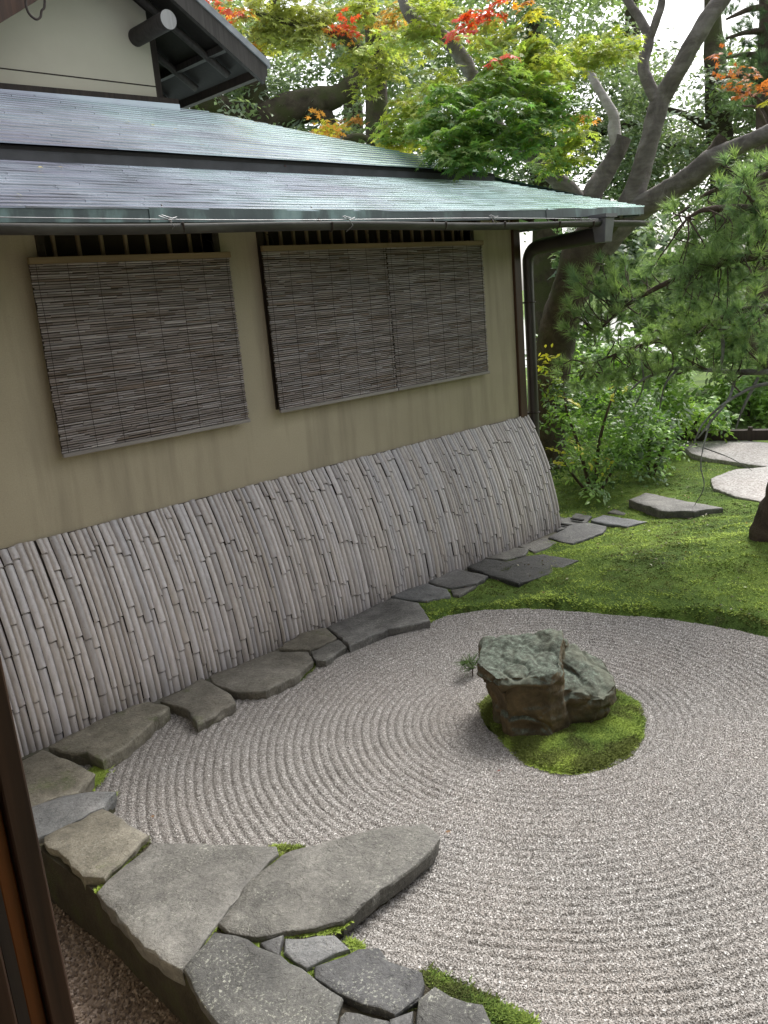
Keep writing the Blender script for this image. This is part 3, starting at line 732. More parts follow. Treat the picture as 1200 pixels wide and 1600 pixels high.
def courses(f, ya, yb, pitch, len_, xl, off0, parent):
    global cnt
    k = 0; y = ya
    while y < yb-1e-6:
        y1 = min(y+pitch*1.35, yb+pitch*.4)
        xr = hip(y); x = xr; first = True; L = len_*(.45+.55*((k*.382) % 1.0))
        while x > xl:
            xa = max(x-L, xl-.02)
            hpart(sheet(f, xa, x-(0 if first else .003), y, y1, first, 1000+cnt, .0088+.0008*rnd.random()), 'copper_sheet', MCOP, roof)
            cnt += 1; x = xa; first = False; L = len_*rnd.uniform(.94, 1.06)
        y += pitch; k += 1
courses(z_low, 3.79, 4.70, .052, .98, .6, 0, roof)
courses(z_upp, 4.63, 6.30, .083, .98, 1.0, 0, roof)
# dark riser between the tiers
rb = B()
for i in range(30):
    a, c = 1.0-1.8+(hip(4.66)+1.8-1.0)*i/30, 1.0-1.8+(hip(4.66)+1.8-1.0)*(i+1)/30
    rb.hexa([(a, 4.665, 2.93), (c, 4.665, 2.93), (c, 4.72, 2.93), (a, 4.72, 2.93), (a, 4.665, 3.03), (c, 4.665, 3.03), (c, 4.72, 3.03), (a, 4.72, 3.03)])
hpart(rb, 'riser', m_noise('dark_riser', (.05, .05, .052), (.085, .085, .088), 5, .7), roof)
# side slope beyond the hip
ss = B(); ys = 9.5
ss.add([(6.9, 3.8, 2.66), (6.9, ys, 2.66), (4.2, ys, 3.74), (4.2, 6.5, 3.74), (6.9, 3.8, 2.61), (6.9, ys, 2.61), (4.2, ys, 3.69), (4.2, 6.5, 3.69)], [(0, 1, 2, 3), (7, 6, 5, 4), (0, 4, 5, 1)])
hpart(ss, 'side_slope', MCOP, roof)
# eave edge in lengths of copper, each a little out of line
x = -1.0; i = 0
while x < 6.9:
    x2 = min(x+1.62, 6.9); fb = B(); n = 8
    for k in range(n):
        a, c = x+(x2-x)*k/n, x+(x2-x)*(k+1)/n
        za, zc = float(z_low(a, 3.8))+.004, float(z_low(c, 3.8))+.004
        y0 = 3.79+.004*(i % 2)
        fb.hexa([(a, y0, za-.066), (c, y0, zc-.066), (c, y0+.03, zc-.066), (a, y0+.03, za-.066), (a, y0, za), (c, y0, zc), (c, y0+.03, zc), (a, y0+.03, za)])
    hpart(fb, 'eave_edge', MFAS, roof); x = x2+.003; i += 1
    if i > 8: break
sd_ = B(); sd_.hexa([(6.875, 3.82, 2.60), (6.9, 3.82, 2.60), (6.9, ys, 2.60), (6.875, ys, 2.60), (6.875, 3.82, 2.665), (6.9, 3.82, 2.665), (6.9, ys, 2.665), (6.875, ys, 2.665)]); hpart(sd_, 'eave_edge', MFAS, roof)
x = -.8
while x < 6.85:
    ye = min(4.5, 3.8+6.9-x-.1) if x > 6.1 else 4.5
    if ye > 3.95: hpart(B().bar((x, 3.845, float(z_low(x, 3.85))-.075), (x, ye, float(z_low(x, ye))-.075), .045, .055), 'rafter', MWD if x < 5.9 else MWG, roof)
    x += .31

# --- gutter, wire, hopper and downpipe
MGUT = m_noise('tarnished_gutter', (.016, .014, .012), (.035, .031, .027), 7, .55, .3, 50, c3=(.08, .08, .072), spec=.5, stretch=(.4, 1, 1))
MPIPE = m_noise('brown_downpipe', (.022, .017, .016), (.045, .038, .036), 3, .4, .15, 40, spec=.5)
MPIPG = m_noise('grey_hopper', (.10, .10, .105), (.15, .15, .155), 6, .5, .2, 50)
gb = B(); gy_, gz_, gr_ = 3.725, 2.532, .043; XS = np.linspace(-1.0, 6.80, 46); na_ = 9
V = []; Fs = []
for x in XS:
    sag = .006*math.sin(x*2.3)+.010*max(0, (x-4)/2.8)
    for rr2 in (gr_, gr_-.004):
        for k in range(na_):
            a = math.pi+math.pi*k/(na_-1); V.append((x, gy_+rr2*math.cos(a), gz_+sag+rr2*math.sin(a)))
for i in range(len(XS)-1):
    o0 = i*2*na_; o1 = o0+2*na_
    for k in range(na_-1):
        Fs.append((o0+k, o0+k+1, o1+k+1, o1+k)); Fs.append((o0+na_+k+1, o0+na_+k, o1+na_+k, o1+na_+k+1))
    Fs.append((o0, o1, o1+na_, o0+na_)); Fs.append((o0+na_-1, o0+2*na_-1, o1+2*na_-1, o1+na_-1))
e = (len(XS)-1)*2*na_
Fs.append(tuple(e+k for k in range(na_)))
gb.add(V, Fs, True); gut = hpart(gb, 'gutter', MGUT)
for x in (1.2, 2.35, 3.3, 4.25, 4.85, 5.5, 5.95):
    a = np.linspace(math.pi*1.02, math.pi*1.98, 10); pts = [(x+.006*k, gy_+.046*math.cos(t_), gz_+.004+.01*max(0, (x-4)/2.8)+.046*math.sin(t_)) for k, t_ in enumerate(a)]
    hpart(B().tube(pts, .006, 6), 'bracket', MWD, gut)
    hpart(B().tube([(x, gy_+.05, gz_+.01), (x, gy_+.12, gz_+.10)], .005, 6), 'bracket', MWD, gut)
wz = lambda x: gz_+.016+.012*math.sin(x*1.7)*.5+.010*max(0, (x-4)/2.8)
MWIRE = m_noise('galvanised_wire', (.16, .16, .165), (.26, .26, .27), 9, .4, .1, 60, metal=.6)
wp = [(x, gy_-.052, wz(x)) for x in np.linspace(-1, 6.0, 60)]
hpart(B().tube(wp, .0024, 6), 'wire', MWIRE, gut)
for x in (2.27, 3.42, 4.72):
    tb = B()
    tb.tube([(x-.05, gy_-.056, wz(x)+.016), (x, gy_-.054, wz(x)), (x+.03, gy_-.05, wz(x)-.03), (x+.02, gy_, wz(x)-.06)], .0026, 5)
    tb.tube([(x-.03, gy_-.05, wz(x)+.02), (x+.02, gy_-.058, wz(x)+.004), (x+.05, gy_-.05, wz(x)+.012)], .0022, 5)
    hpart(tb, 'wire_tie', MWIRE, gut)
hb = B(); hx0, hx1, hy0, hy1 = 6.075, 6.205, 3.655, 3.785
hb.hexa([(hx0+.015, hy0+.02, 2.385), (hx1-.015, hy0+.02, 2.385), (hx1-.015, hy1-.02, 2.385), (hx0+.015, hy1-.02, 2.385), (hx0, hy0, 2.565), (hx1, hy0, 2.565), (hx1, hy1, 2.565), (hx0, hy1, 2.565)])
hop = hpart(hb, 'hopper', MPIPG, bev=.004)
hpart(B().box((hx0-.016, hy0-.014, 2.566), (hx1+.016, hy1+.014, 2.592)), 'collar', MPIPG, hop)
PX, PY = 6.205, 4.49
arc = [(6.14, 3.765, 2.445), (6.15, 3.95, 2.437), (6.17, 4.15, 2.428), (6.19, 4.33, 2.418)] + [(6.19+.015*k/6, 4.36+.13*math.sin(k/6*math.pi/2), 2.415-.13*(1-math.cos(k/6*math.pi/2))) for k in range(7)] + [(PX, PY, z) for z in np.linspace(2.2, -.05, 12)]
arc = [(a_[0], a_[1], a_[2]) for a_ in arc]
dpipe = hpart(B().tube(arc, [.062]*5+[.058, .054, .05, .048, .046, .045]+[.044]*(len(arc)-11), 14), 'downpipe', MPIPE)
for z in (1.97, 1.02):
    hpart(B().tube([(PX+.051*math.cos(t_), PY+.051*math.sin(t_), z) for t_ in np.linspace(0, 2*math.pi, 15)], .006, 6), 'pipe_clip', MWD, dpipe)
    hpart(B().bar((PX-.12, WY+.02, z), (PX-.04, PY, z), .01, .014), 'pipe_clip', MWD, dpipe)

# --- upper gable facing the garden
GYW, GYV = 6.3, 5.8                         # gable wall face, verge face
AXG, AZG, GS = 3.5, 4.755, .627             # apex (top of the roofing) and slope
def gz(x): return AZG-GS*abs(x-AXG)
gw = B(); pts = [(1.94, 3.68), (3.945, 3.68), (3.945, gz(3.945)-.10), (AXG, AZG-.10), (1.94, gz(1.94)-.095)]
gw.add([(x, GYW, z) for x, z in pts]+[(x, GYW+.1, z) for x, z in pts], [(0, 1, 2, 3, 4), (9, 8, 7, 6, 5), (1, 6, 7, 2), (0, 4, 9, 5)])
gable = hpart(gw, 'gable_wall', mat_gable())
hpart(B().box((2.0, GYW-.004, 3.842), (3.947, GYW+.02, 3.850)), 'plaster_line', MWD, gable)
hpart(B().bar((1.9, GYW-.03, 3.70), (4.10, GYW-.03, 3.735), .06, .05), 'sill_beam', MWD, gable)
hpart(B().bar((1.9, GYW-.04, 3.655), (4.10, GYW-.04, 3.69), .05, .06), 'flashing', MCOP, gable)
hpart(B().box((3.945, GYW+.0, 3.6), (4.0, 9, 4.3)), 'side_wall', MWD, gable)
lg = B(); lg.tube([(3.815, 5.80, 4.17), (3.835, 6.32, 4.18)], .066, 20, cap=False)
log = hpart(lg, 'purlin_log', MWK, gable)
le = B(); ring = [(3.815+.066*math.cos(a), 5.80, 4.17+.066*math.sin(a)) for a in np.linspace(0, 2*math.pi, 21)[:-1]]; le.add(ring, [tuple(range(20))]); hpart(le, 'log_end', MLOG, log)
gr = hpart(B(), 'gable_roof', MCOP)
XE = 4.70
for s_, x1 in ((1, XE), (-1, 1.7)):
    rb = B(); z0, z1 = AZG, gz(x1); y0, y1 = GYV, 9.5; th = .055
    rb.hexa([(AXG, y0, z0-th), (x1, y0, z1-th), (x1, y1, z1-th), (AXG, y1, z0-th), (AXG, y0, z0), (x1, y0, z1), (x1, y1, z1), (AXG, y1, z0)])
    hpart(rb, 'roofing', m_noise('verge_roofing', (.20, .21, .225), (.33, .345, .36), 8, .55, .2, 40), gr)
    sb = B(); sb.hexa([(AXG, y0+.06, z0-.10), (x1-s_*.03, y0+.06, z1-.10+.02), (x1-s_*.03, y1, z1-.08), (AXG, y1, z0-.10), (AXG, y0+.06, z0-.058), (x1-s_*.03, y0+.06, z1-.058+.02), (x1-s_*.03, y1, z1-.058+.02), (AXG, y1, z0-.058)])
    hpart(sb, 'soffit', MSOF, gr)
    bb = B(); bb.hexa([(AXG, y0+.012, z0-.20), (x1-s_*.06, y0+.012, z1-.17), (x1-s_*.06, y0+.05, z1-.17), (AXG, y0+.05, z0-.20), (AXG, y0+.012, z0-.058), (x1-s_*.02, y0+.012, z1-.045), (x1-s_*.02, y0+.05, z1-.045), (AXG, y0+.05, z0-.058)])
    hpart(bb, 'bargeboard', MWK if s_ > 0 else MWR, gr)
    for yy in ((6.15, 6.62, 7.1, 7.6) if s_ > 0 else ()):
        bb = B(); a0, a1 = AXG+s_*.2, x1-s_*.16
        bb.tube([(a0, yy, gz(a0)-.15), (a1, yy, gz(a1)-.145)], .030, 10); hpart(bb, 'rafter', MWK, gr)
    hpart(B().bar((x1-s_*.33, 5.9, gz(x1-s_*.33)-.125), (x1-s_*.33, 9, gz(x1-s_*.33)-.125), .05, .05), 'batten', MWK, gr)
    hpart(B().bar((x1-s_*.05, 5.82, gz(x1-.05*s_)-.10), (x1-s_*.05, 9, gz(x1-s_*.05)-.10), .06, .09), 'eave_board', MWD, gr)
# wire hook hanging under the left verge
hk = [ony(x, y, 5.75) for x, y in ((40, -6), (41, 10), (46, 22), (56, 30), (63, 27), (65, 17), (69, 12), (70, 0))]
hpart(B().tube([tuple(p) for p in smooth_path([(*p, .008) for p in hk], 4)[:, :3]], .008, 6), 'wire_hook', MWD, gr)

# ================================================================ REED BLINDS
def mat_reed():
    t = NT('reed'); a = t.n('Attribute', attribute_name='tint'); co = t.coord((3, 60, 60)); n = t.noise(co, 1.5, 4, .6)
    col = t.mix(.8, a.outputs[0], t.ramp(n, [(.3, .22), (.7, .75)]), 'OVERLAY')
    return t.fin(col, .6, t.bump(n, .3, .001), .3)
MREED = mat_reed()
MCORD = m_noise('dark_cord', (.03, .024, .02), (.05, .04, .033))
MSLAT = m_noise('blind_batten', (.16, .115, .065), (.26, .19, .11), 5, .6, .2, 50, stretch=(.3, 4, 4))
MSLATG = m_noise('blind_bottom_batten', (.20, .18, .17), (.30, .275, .26), 5, .6, .2, 50, stretch=(.3, 4, 4))
def blind(x0, x1, ztop, zbot, y, label, seed):
    r = random.Random(seed); T = thing('reed_blind', label, 'blind', ((x0+x1)/2, y, zbot), 'reed blinds hanging over the windows')
    L = x1-x0; pitch = .0128; n = int((ztop-zbot-.03)/pitch); V = []; Fq = []; C = []
    for i in range(n):
        z = .018+(i+.5)*pitch; x = -L/2+r.uniform(-.006, .006); tone0 = r.uniform(.86, 1.12)
        while x < L/2-.01:
            seg = min(r.choice((.05, .07, .10, .14, .20, .28)), L/2-x+r.uniform(-.004, .006)); rad = pitch*r.uniform(.33, .45)
            dz = r.uniform(-.0018, .0018); dy = r.uniform(-.003, .002)
            q = r.random(); tone = tone0*r.uniform(.9, 1.1)
            c = np.array([.245, .205, .185]) if q < .6 else (np.array([.30, .265, .25]) if q < .92 else np.array([.19, .145, .118]))
            k0 = len(V)
            for xx in (x, x+seg-.003):
                for k in range(6):
                    a = k*math.pi/3+.3; V.append((xx, dy+rad*math.sin(a), z+dz+rad*math.cos(a))); C.append(c*tone*np.array([1.08, 1.11, 1.16]))
            for k in range(6): Fq.append((k0+k, k0+(k+1) % 6, k0+6+(k+1) % 6, k0+6+k))
            x += seg
    w = link('reed_weave', npmesh('reed_weave', np.array(V), np.array(Fq), False, np.array(C)), MREED, T); w['kind'] = 'stuff'
    H_ = ztop-zbot
    bevel(B().box((-L/2-.004, -.016, H_-.034), (L/2+.004, .010, H_)).build('top_batten', MSLAT, T), .003)
    bevel(B().box((-L/2-.002, -.014, -.004), (L/2+.002, .010, .018)).build('bottom_batten', MSLATG, T), .003)
    nc = max(5, int(L/.14))
    for i in range(nc):
        xx = -L/2+.03+(L-.06)*i/(nc-1)
        B().tube([(xx+.002*math.sin(k*1.3+i), -.0085, H_*k/10) for k in range(11)], .0013, 4).build('cord', MCORD, T)
    B().box((-L/2, .008, .0), (L/2, .011, H_-.01)).build('backing', MSHOJI, T)
    for xx in (-L/2+.1, L/2-.1):
        B().tube([(xx, -.003, H_-.01), (xx, .02, H_+.06), (xx, .065, H_+.075)], .003, 5).build('hanging_cord', MCORD, T)
    return T
BY = 4.435
blind(1.905, 3.125, 2.452, 1.428, BY, 'wide reed blind over the left window', 1)
blind(3.375, 4.458, 2.482, 1.446, BY, 'reed blind covering the left half of the right window', 2)
blind(4.468, 5.535, 2.482, 1.446, BY, 'reed blind on the far right, next to the corner post', 3)

# ================================================================ BAMBOO FENCE (curved dog-guard)
fence = thing('bamboo_fence', 'curved guard fence of grey weathered split bamboo along the wall', 'fence', (1.0, 4.2, 0))
PR = np.array([(4.199, -.02), (4.202, .10), (4.215, .22), (4.238, .34), (4.265, .45), (4.295, .566), (4.334, .68), (4.378, .787), (4.43, .90), (4.489, 1.008)])
PL = np.r_[0, np.cumsum(np.linalg.norm(np.diff(PR, axis=0), axis=1))]
def prof(s):
    y, z = np.interp(s, PL, PR[:, 0]), np.interp(s, PL, PR[:, 1])
    y2, z2 = np.interp(s+.02, PL, PR[:, 0]), np.interp(s+.02, PL, PR[:, 1]); y1, z1 = np.interp(s-.02, PL, PR[:, 0]), np.interp(s-.02, PL, PR[:, 1])
    d = np.array([y2-y1, z2-z1]); d /= np.linalg.norm(d)
    return y, z, -d[1], d[0]     # outward normal (-z_tangent, y_tangent)
PLT = PL[-1]
def slat_mesh(seed):
    r = random.Random(seed); nodes = []; s = r.uniform(.03, .30)
    while s < PLT-.03: nodes.append(s); s += r.uniform(.23, .42)
    V = []; Fq = []; m_ = 7; bow = r.uniform(-.05, .05); ed = [0]+nodes+[PLT]; prev = None
    def row(s, hgt, wf):
        y, z, ny, nz = prof(s); bx = bow*math.sin(s/PLT*math.pi); i0 = len(V)
        for k in range(m_):
            u = -1+2*k/(m_-1); hh = .0155*math.sqrt(max(0, 1-(u*.97)**2))+hgt
            V.append((bx+.5*u*wf, y-4.2+ny*hh, z+nz*hh))
        return i0
    def strip(a, c):
        for k in range(m_-1): Fq.append((a+k, a+k+1, c+k+1, c+k))
    for a, c in zip(ed[:-1], ed[1:]):
        k = max(3, int((c-a)/.06)); last = None
        dep = r.uniform(.006, .010)
        if a > 0:
            l0 = row(a-.0085, -.003, .97); l1 = row(a-.008, -.012, .97); strip(l0, l1); l2 = row(a-.001, -.012, .97); strip(l1, l2); l3 = row(a, dep, 1.0); strip(l2, l3)   # dark notch under a node
            l4 = row(a, dep, 1.0)
        for j in range(k+1):
            cc = c-(.0085 if c < PLT else 0); t_ = j/k; fl = .05*math.exp(-(t_*(c-a)/.02)**2)
            rw = row(a+(cc-a)*t_, dep*(1-t_)**1.2+.0012*math.exp(-((t_*(c-a)-.012)/.008)**2)-(.0015*t_), .95+fl+.04*t_)
            if last is not None: strip(last, rw)
            last = rw
    V = np.array(V)
    V[:, 0] *= .0375
    me = npmesh('bamboo_slat', V, np.array(Fq), True); me.materials.append(MBAM)
    return me
variants = [slat_mesh(i) for i in range(40)]
x = 1.0; i = 0
while x < 6.085:
    w = rnd.choice((.026, .030, .034, .037, .041, .045))
    o = link('bamboo_slat', variants[rnd.randrange(40)], None, fence)
    o.location = (x+w/2-1.0, rnd.uniform(-.003, .003), rnd.uniform(-.006, .005)); o.scale = (w/.0375*1.01, 1, 1)
    o.rotation_euler = (0, rnd.uniform(-.006, .006), 0)
    x += w+rnd.choice((0, 0, 0, .002)); i += 1
    if 3.46 < x < 3.46+w: x += .007          # seam between two fence panels
bk = B(); n_ = 12
for i in range(n_):
    s0, s1 = PLT*i/n_, PLT*(i+1)/n_; y0, z0, ny0, nz0 = prof(s0); y1, z1, ny1, nz1 = prof(s1)
    bk.hexa([(.0, y0-4.2+.003, z0), (5.07, y0-4.2+.003, z0), (5.07, y0-4.2+.012, z0), (0, y0-4.2+.012, z0), (.0, y1-4.2+.003, z1), (5.07, y1-4.2+.003, z1), (5.07, y1-4.2+.012, z1), (0, y1-4.2+.012, z1)])
bk.build('backing_board', MWD, fence)

# ================================================================ NEAR BUILDING the garden is seen from
near = thing('viewing_room', 'dark timber window jamb of the room the garden is seen from, lower left', 'building', (.3, .95, 0))
def npart(b, name, mat, bev=0):
    o = b.build(name, mat, near); o.location = (-.3, -.95, 0)
    if bev: bevel(o, bev)
    return o
JY = .953
npart(B().box((.270, JY, .55), (.30, JY+.05, 3.0)), 'jamb', MWR, .003)
npart(B().box((.250, JY+.010, .55), (.269, JY+.06, 3.0)), 'sliding_frame', MWO, .002)
npart(B().box((.236, JY+.004, .55), (.249, JY+.06, 3.0)), 'jamb_groove', MWD)
npart(B().box((.205, JY+.0, .55), (.235, JY+.06, 3.0)), 'jamb_groove', MWR, .003)
npart(B().box((.165, JY+.012, .55), (.204, JY+.06, 3.0)), 'sliding_frame', MWD, .003)
npart(B().box((.06, JY+.02, .3), (.163, JY+.16, 3.0)), 'post', MWD)
npart(B().box((.14, JY+.16, -.25), (.26, 3.5, 3.05)), 'wall', MP)
npart(B().box((.14, -2.6, -.25), (.26, JY-.02, .52)), 'low_wall', MP)
npart(B().box((.10, -2.6, .522), (.32, JY, .56)), 'sill', MWR)
npart(B().box((.14, -2.6, .56), (.26, -1.6, 3.05)), 'end_wall', MP)
npart(B().box((.14, -1.6, 2.85), (.26, JY, 3.05)), 'lintel', MWD)
nr_ = B(); nr_.hexa([(1.08, -3, 3.13), (1.08, 3.45, 3.13), (-4, 3.45, 5.0), (-4, -3, 5.0), (1.08, -3, 3.23), (1.08, 3.45, 3.23), (-4, 3.45, 5.1), (-4, -3, 5.1)])
npart(nr_, 'roof', MCOP)
npart(B().box((-4, -2.6, .45), (.13, 3.4, .50)), 'floor', MWD)
npart(B().box((-4.1, -2.6, -.2), (-4.0, 3.4, 4.9)), 'back_wall', MP)
npart(B().box((-4, 3.4, -.2), (.26, 3.5, 3.6)), 'far_wall', MP)
npart(B().box((-4, -2.7, -.2), (.26, -2.6, 3.6)), 'rear_wall', MP)
npart(B().box((.26, -3.3, -.2), (9.0, -3.1, 3.2)), 'added_wing_wall', MP)  # unseen wing, added to keep low sky light off the house wall
wr = B(); wr.hexa([(.2, -2.2, 3.2), (9.6, -2.2, 3.2), (9.6, -6.5, 5.6), (.2, -6.5, 5.6), (.2, -2.2, 3.3), (9.6, -2.2, 3.3), (9.6, -6.5, 5.7), (.2, -6.5, 5.7)])
npart(wr, 'added_wing_roof', MCOP)  # roof of the added wing, blocks more of the sky

# ================================================================ VEGETATION
MAPLE = mat_leaf('maple_leaf', .45, .5, .25); GLOSS = mat_leaf('evergreen_leaf', .40, .40, .5); NEEDLE = mat_leaf('pine_needle', .42, .5, .3)
BARK = mat_bark('smooth_bark', (.06, .052, .046), (.13, .115, .103), (.25, .23, .215), .12, 1.)
BARKM = mat_bark('mossy_bark', (.03, .024, .017), (.06, .048, .034), (.115, .095, .072), .6)
BARKP = mat_bark('pine_bark', (.035, .026, .02), (.075, .055, .042), (.13, .10, .08), .15)
LICH = mat_bark('lichen_bark', (.06, .052, .045), (.16, .16, .15), (.34, .36, .35), 0)
def P4(path): return [(*at(x, y, d), r) for x, y, d, r in path]
def limb(parent, path, mat, name='limb', n=12, rough=.16, seed=1, world=False):
    q = smooth_path(path if world else P4(path), 6)
    b = B().tube([tuple(p[:3]) for p in q], list(q[:, 3]), n, rough=rough, seed=seed)
    return b.build(name, mat, parent)
def maple_template():
    tips = [(-2.35, .45), (-1.55, .78), (-.78, .97), (0, 1.0), (.78, .97), (1.55, .78), (2.35, .45)]
    pts = [(0, 0)]; ring = []
    for i, (a, r_) in enumerate(tips):
        ring.append((r_*math.sin(a), r_*math.cos(a)))
        if i < 6: am = (a+tips[i+1][0])/2; ring.append((.34*math.sin(am), .34*math.cos(am)))
    v = [(x, y, -.22*(x*x+y*y)) for x, y in pts+ring]
    f = [(0, i, i+1) for i in range(1, len(ring))]
    return np.array(v, float), np.array(f)
OVAL = (np.array([(0, -1., -.1), (.34, -.35, .05), (.36, .3, .05), (0, 1., -.18), (-.36, .3, .05), (-.34, -.35, .05)], float), np.array([(0, 1, 5), (1, 2, 5), (5, 2, 4), (2, 3, 4)]))
DIAM = (np.array([(0, -1., 0), (.45, 0, .08), (0, 1., -.1), (-.45, 0, .08)], float), np.array([(0, 1, 3), (1, 2, 3)]))
MAPT = maple_template()
LEAF_GAIN = np.array([1.6, 1.6, 1.6])
def place_leaves(name, C, N, size, tmpl, cols, mat, parent, singles=0):
    n = len(C); T, F = tmpl
    N = N/np.linalg.norm(N, axis=1, keepdims=True)
    a = rng.normal(size=(n, 3)); Xv = np.cross(N, a); Xv /= np.linalg.norm(Xv, axis=1, keepdims=True)+1e-9; Yv = np.cross(N, Xv)
    sz = size*rng.uniform(.65, 1.2, n)
    if singles:                       # the nearest leaves stay leaves of their own
        order = np.argsort(np.linalg.norm(C-EYE, axis=1)); one = order[:singles]; rest = order[singles:]
        cc = np.clip(cols*LEAF_GAIN, .002, .8); k_ = (cc[one][:, 0]/(cc[one][:, 1]+1e-6)); bins = np.array_split(np.argsort(k_), 12)
        for bset in bins:
            me = npmesh('leaf', T, F, False, np.repeat(cc[one][bset].mean(0)[None], len(T), 0)); me.materials.append(mat)
            for q in bset:
                i = one[q]; o = link('leaf', me, None, parent)
                mt = Matrix(((Xv[i][0], Yv[i][0], N[i][0], 0), (Xv[i][1], Yv[i][1], N[i][1], 0), (Xv[i][2], Yv[i][2], N[i][2], 0), (0, 0, 0, 1)))
                o.matrix_local = Matrix.Translation(Vector(C[i]-np.array(parent.location))) @ mt @ Matrix.Scale(float(sz[i]), 4)
        C, N, Xv, Yv, sz, cols = C[rest], N[rest], Xv[rest], Yv[rest], sz[rest], cols[rest]; n = len(C)
    V = C[:, None]+sz[:, None, None]*(T[None, :, 0:1]*Xv[:, None]+T[None, :, 1:2]*Yv[:, None]+T[None, :, 2:3]*N[:, None])
    Fa = (F[None]+(np.arange(n)*len(T))[:, None, None]).reshape(-1, 3)
    col = np.repeat(np.clip(cols*LEAF_GAIN, .002, .8), len(T), 0)
    o = link(name, npmesh(name, V.reshape(-1, 3), Fa, False, col), mat, parent); o['kind'] = 'stuff'
    return o
def sprays(c, r, ns, per, sr, flat=.55, droop=.25, tilt=.35):
    """layered sprays of leaves within an ellipsoid"""
    d = rng.normal(size=(ns, 3)); d /= np.linalg.norm(d, axis=1, keepdims=True); rad = rng.uniform(.25, 1, ns)**.5
    sc = np.asarray(c)+d*rad[:, None]*np.array([r, r, r*flat])
    th = rng.uniform(0, 2*math.pi, (ns, per)); q = np.sqrt(rng.uniform(0, 1, (ns, per)))*sr
    ax = rng.normal(0, tilt, (ns, 2)); x, y = q*np.cos(th), q*np.sin(th)
    z = x*ax[:, :1]+y*ax[:, 1:]-droop*q**2/sr+rng.normal(0, .03*sr, (ns, per))
    C = sc[:, None]+np.stack([x, y, z], -1)
    N = np.stack([-ax[:, :1]+.5*x/sr+rng.normal(0, .3, x.shape), -ax[:, 1:]+.5*y/sr+rng.normal(0, .3, x.shape), np.ones_like(x)], -1)
    g = np.repeat(rng.normal(0, 1, ns), per)
    return C.reshape(-1, 3), N.reshape(-1, 3), g

# ---- maple behind the house corner
maple = thing('maple_tree', 'multi-stemmed maple with green, yellow and red leaves leaning over the roof corner', 'tree', tuple(at(850, 745, 9.6)*np.array([1, 1, 0])))
ML = -np.array(maple.location)
def mlimb(path, mat=BARK, name='limb', **k):
    kr = 1. if name == 'trunk' else .84
    o = limb(maple, [(a, b, c, r*kr) for a, b, c, r in path], mat, name, **k); o.location = ML; return o
mlimb([(838, 800, 9.6, .27), (848, 720, 9.6, .225), (862, 580, 9.5, .205), (884, 470, 9.3, .20), (920, 385, 9.2, .20), (965, 328, 9.1, .17)], BARKM, 'trunk', n=18, rough=.22)
mlimb([(925, 400, 9.2, .15), (965, 345, 9.1, .135), (995, 290, 9.05, .115), (1012, 230, 9., .105), (1025, 180, 9., .105), (1035, 152, 9., .10), (1065, 100, 8.9, .092), (1105, 30, 8.8, .088), (1135, -10, 8.8, .085), (1185, -80, 8.8, .07), (1220, -190, 8.9, .05)], n=16, rough=.1, seed=2)
mlimb([(1030, 165, 9.0, .07), (1013, 130, 9., .068), (1005, 100, 9., .062), (1014, 62, 9.05, .055), (1000, 30, 9.1, .05), (975, -10, 9.1, .042), (950, -80, 9.2, .03)], n=12, rough=.1, seed=3)
mlimb([(1012, 70, 9.05, .045), (1026, 30, 9., .045), (1034, 0, 9., .04), (1030, -60, 9., .03)], n=10, rough=.1, seed=4)
mlimb([(940, 385, 9.2, .16), (985, 335, 9.1, .15), (1040, 301, 8.9, .125), (1085, 272, 8.7, .115), (1115, 246, 8.6, .105), (1160, 226, 8.5, .08), (1210, 203, 8.4, .075), (1290, 165, 8.3, .05)], n=16, rough=.14, seed=5)
mlimb([(1100, 262, 8.65, .075), (1115, 235, 8.6, .065), (1130, 214, 8.6, .055)], BARKM, n=10, rough=.2, seed=6)
mlimb([(935, 375, 9.2, .12), (925, 310, 9.15, .12), (945, 272, 9.2, .11), (963, 240, 9.2, .10), (974, 214, 9.2, .098)], n=14, rough=.12, seed=7)
mlimb([(965, 235, 9.2, .07), (960, 205, 9.2, .07), (958, 180, 9.2, .06), (942, 150, 9.2, .05), (926, 122, 9.25, .045), (905, 80, 9.3, .035)], mat_bark('pale_bark', (.20, .18, .16), (.32, .30, .28), (.45, .43, .41), 0, 1.), n=12, rough=.12, seed=8)
mlimb([(930, 390, 9.2, .12), (900, 310, 9.1, .10), (868, 278, 9.0, .092), (846, 240, 8.9, .07), (850, 205, 8.8, .055), (835, 160, 8.5, .045), (800, 110, 8.2, .035)], n=12, rough=.12, seed=9)
mlimb([(868, 280, 9., .08), (835, 252, 8.9, .075), (790, 215, 8.7, .075), (750, 150, 8.6, .078), (733, 108, 8.6, .08), (716, 82, 8.6, .08), (692, 58, 8.6, .078), (660, 42, 8.6, .075), (636, 16, 8.6, .06), (618, -30, 8.6, .04)], n=12, rough=.12, seed=10)
mlimb([(850, 242, 8.9, .05), (800, 215, 8.2, .035), (740, 195, 7.7, .025), (690, 200, 7.4, .014)], n=8, rough=.1, seed=11)
G1, G2, YG, YL, OR, RD, OL = (.10, .17, .045), (.145, .215, .06), (.21, .245, .06), (.33, .31, .06), (.38, .17, .04), (.38, .055, .03), (.19, .205, .06)
mc = []
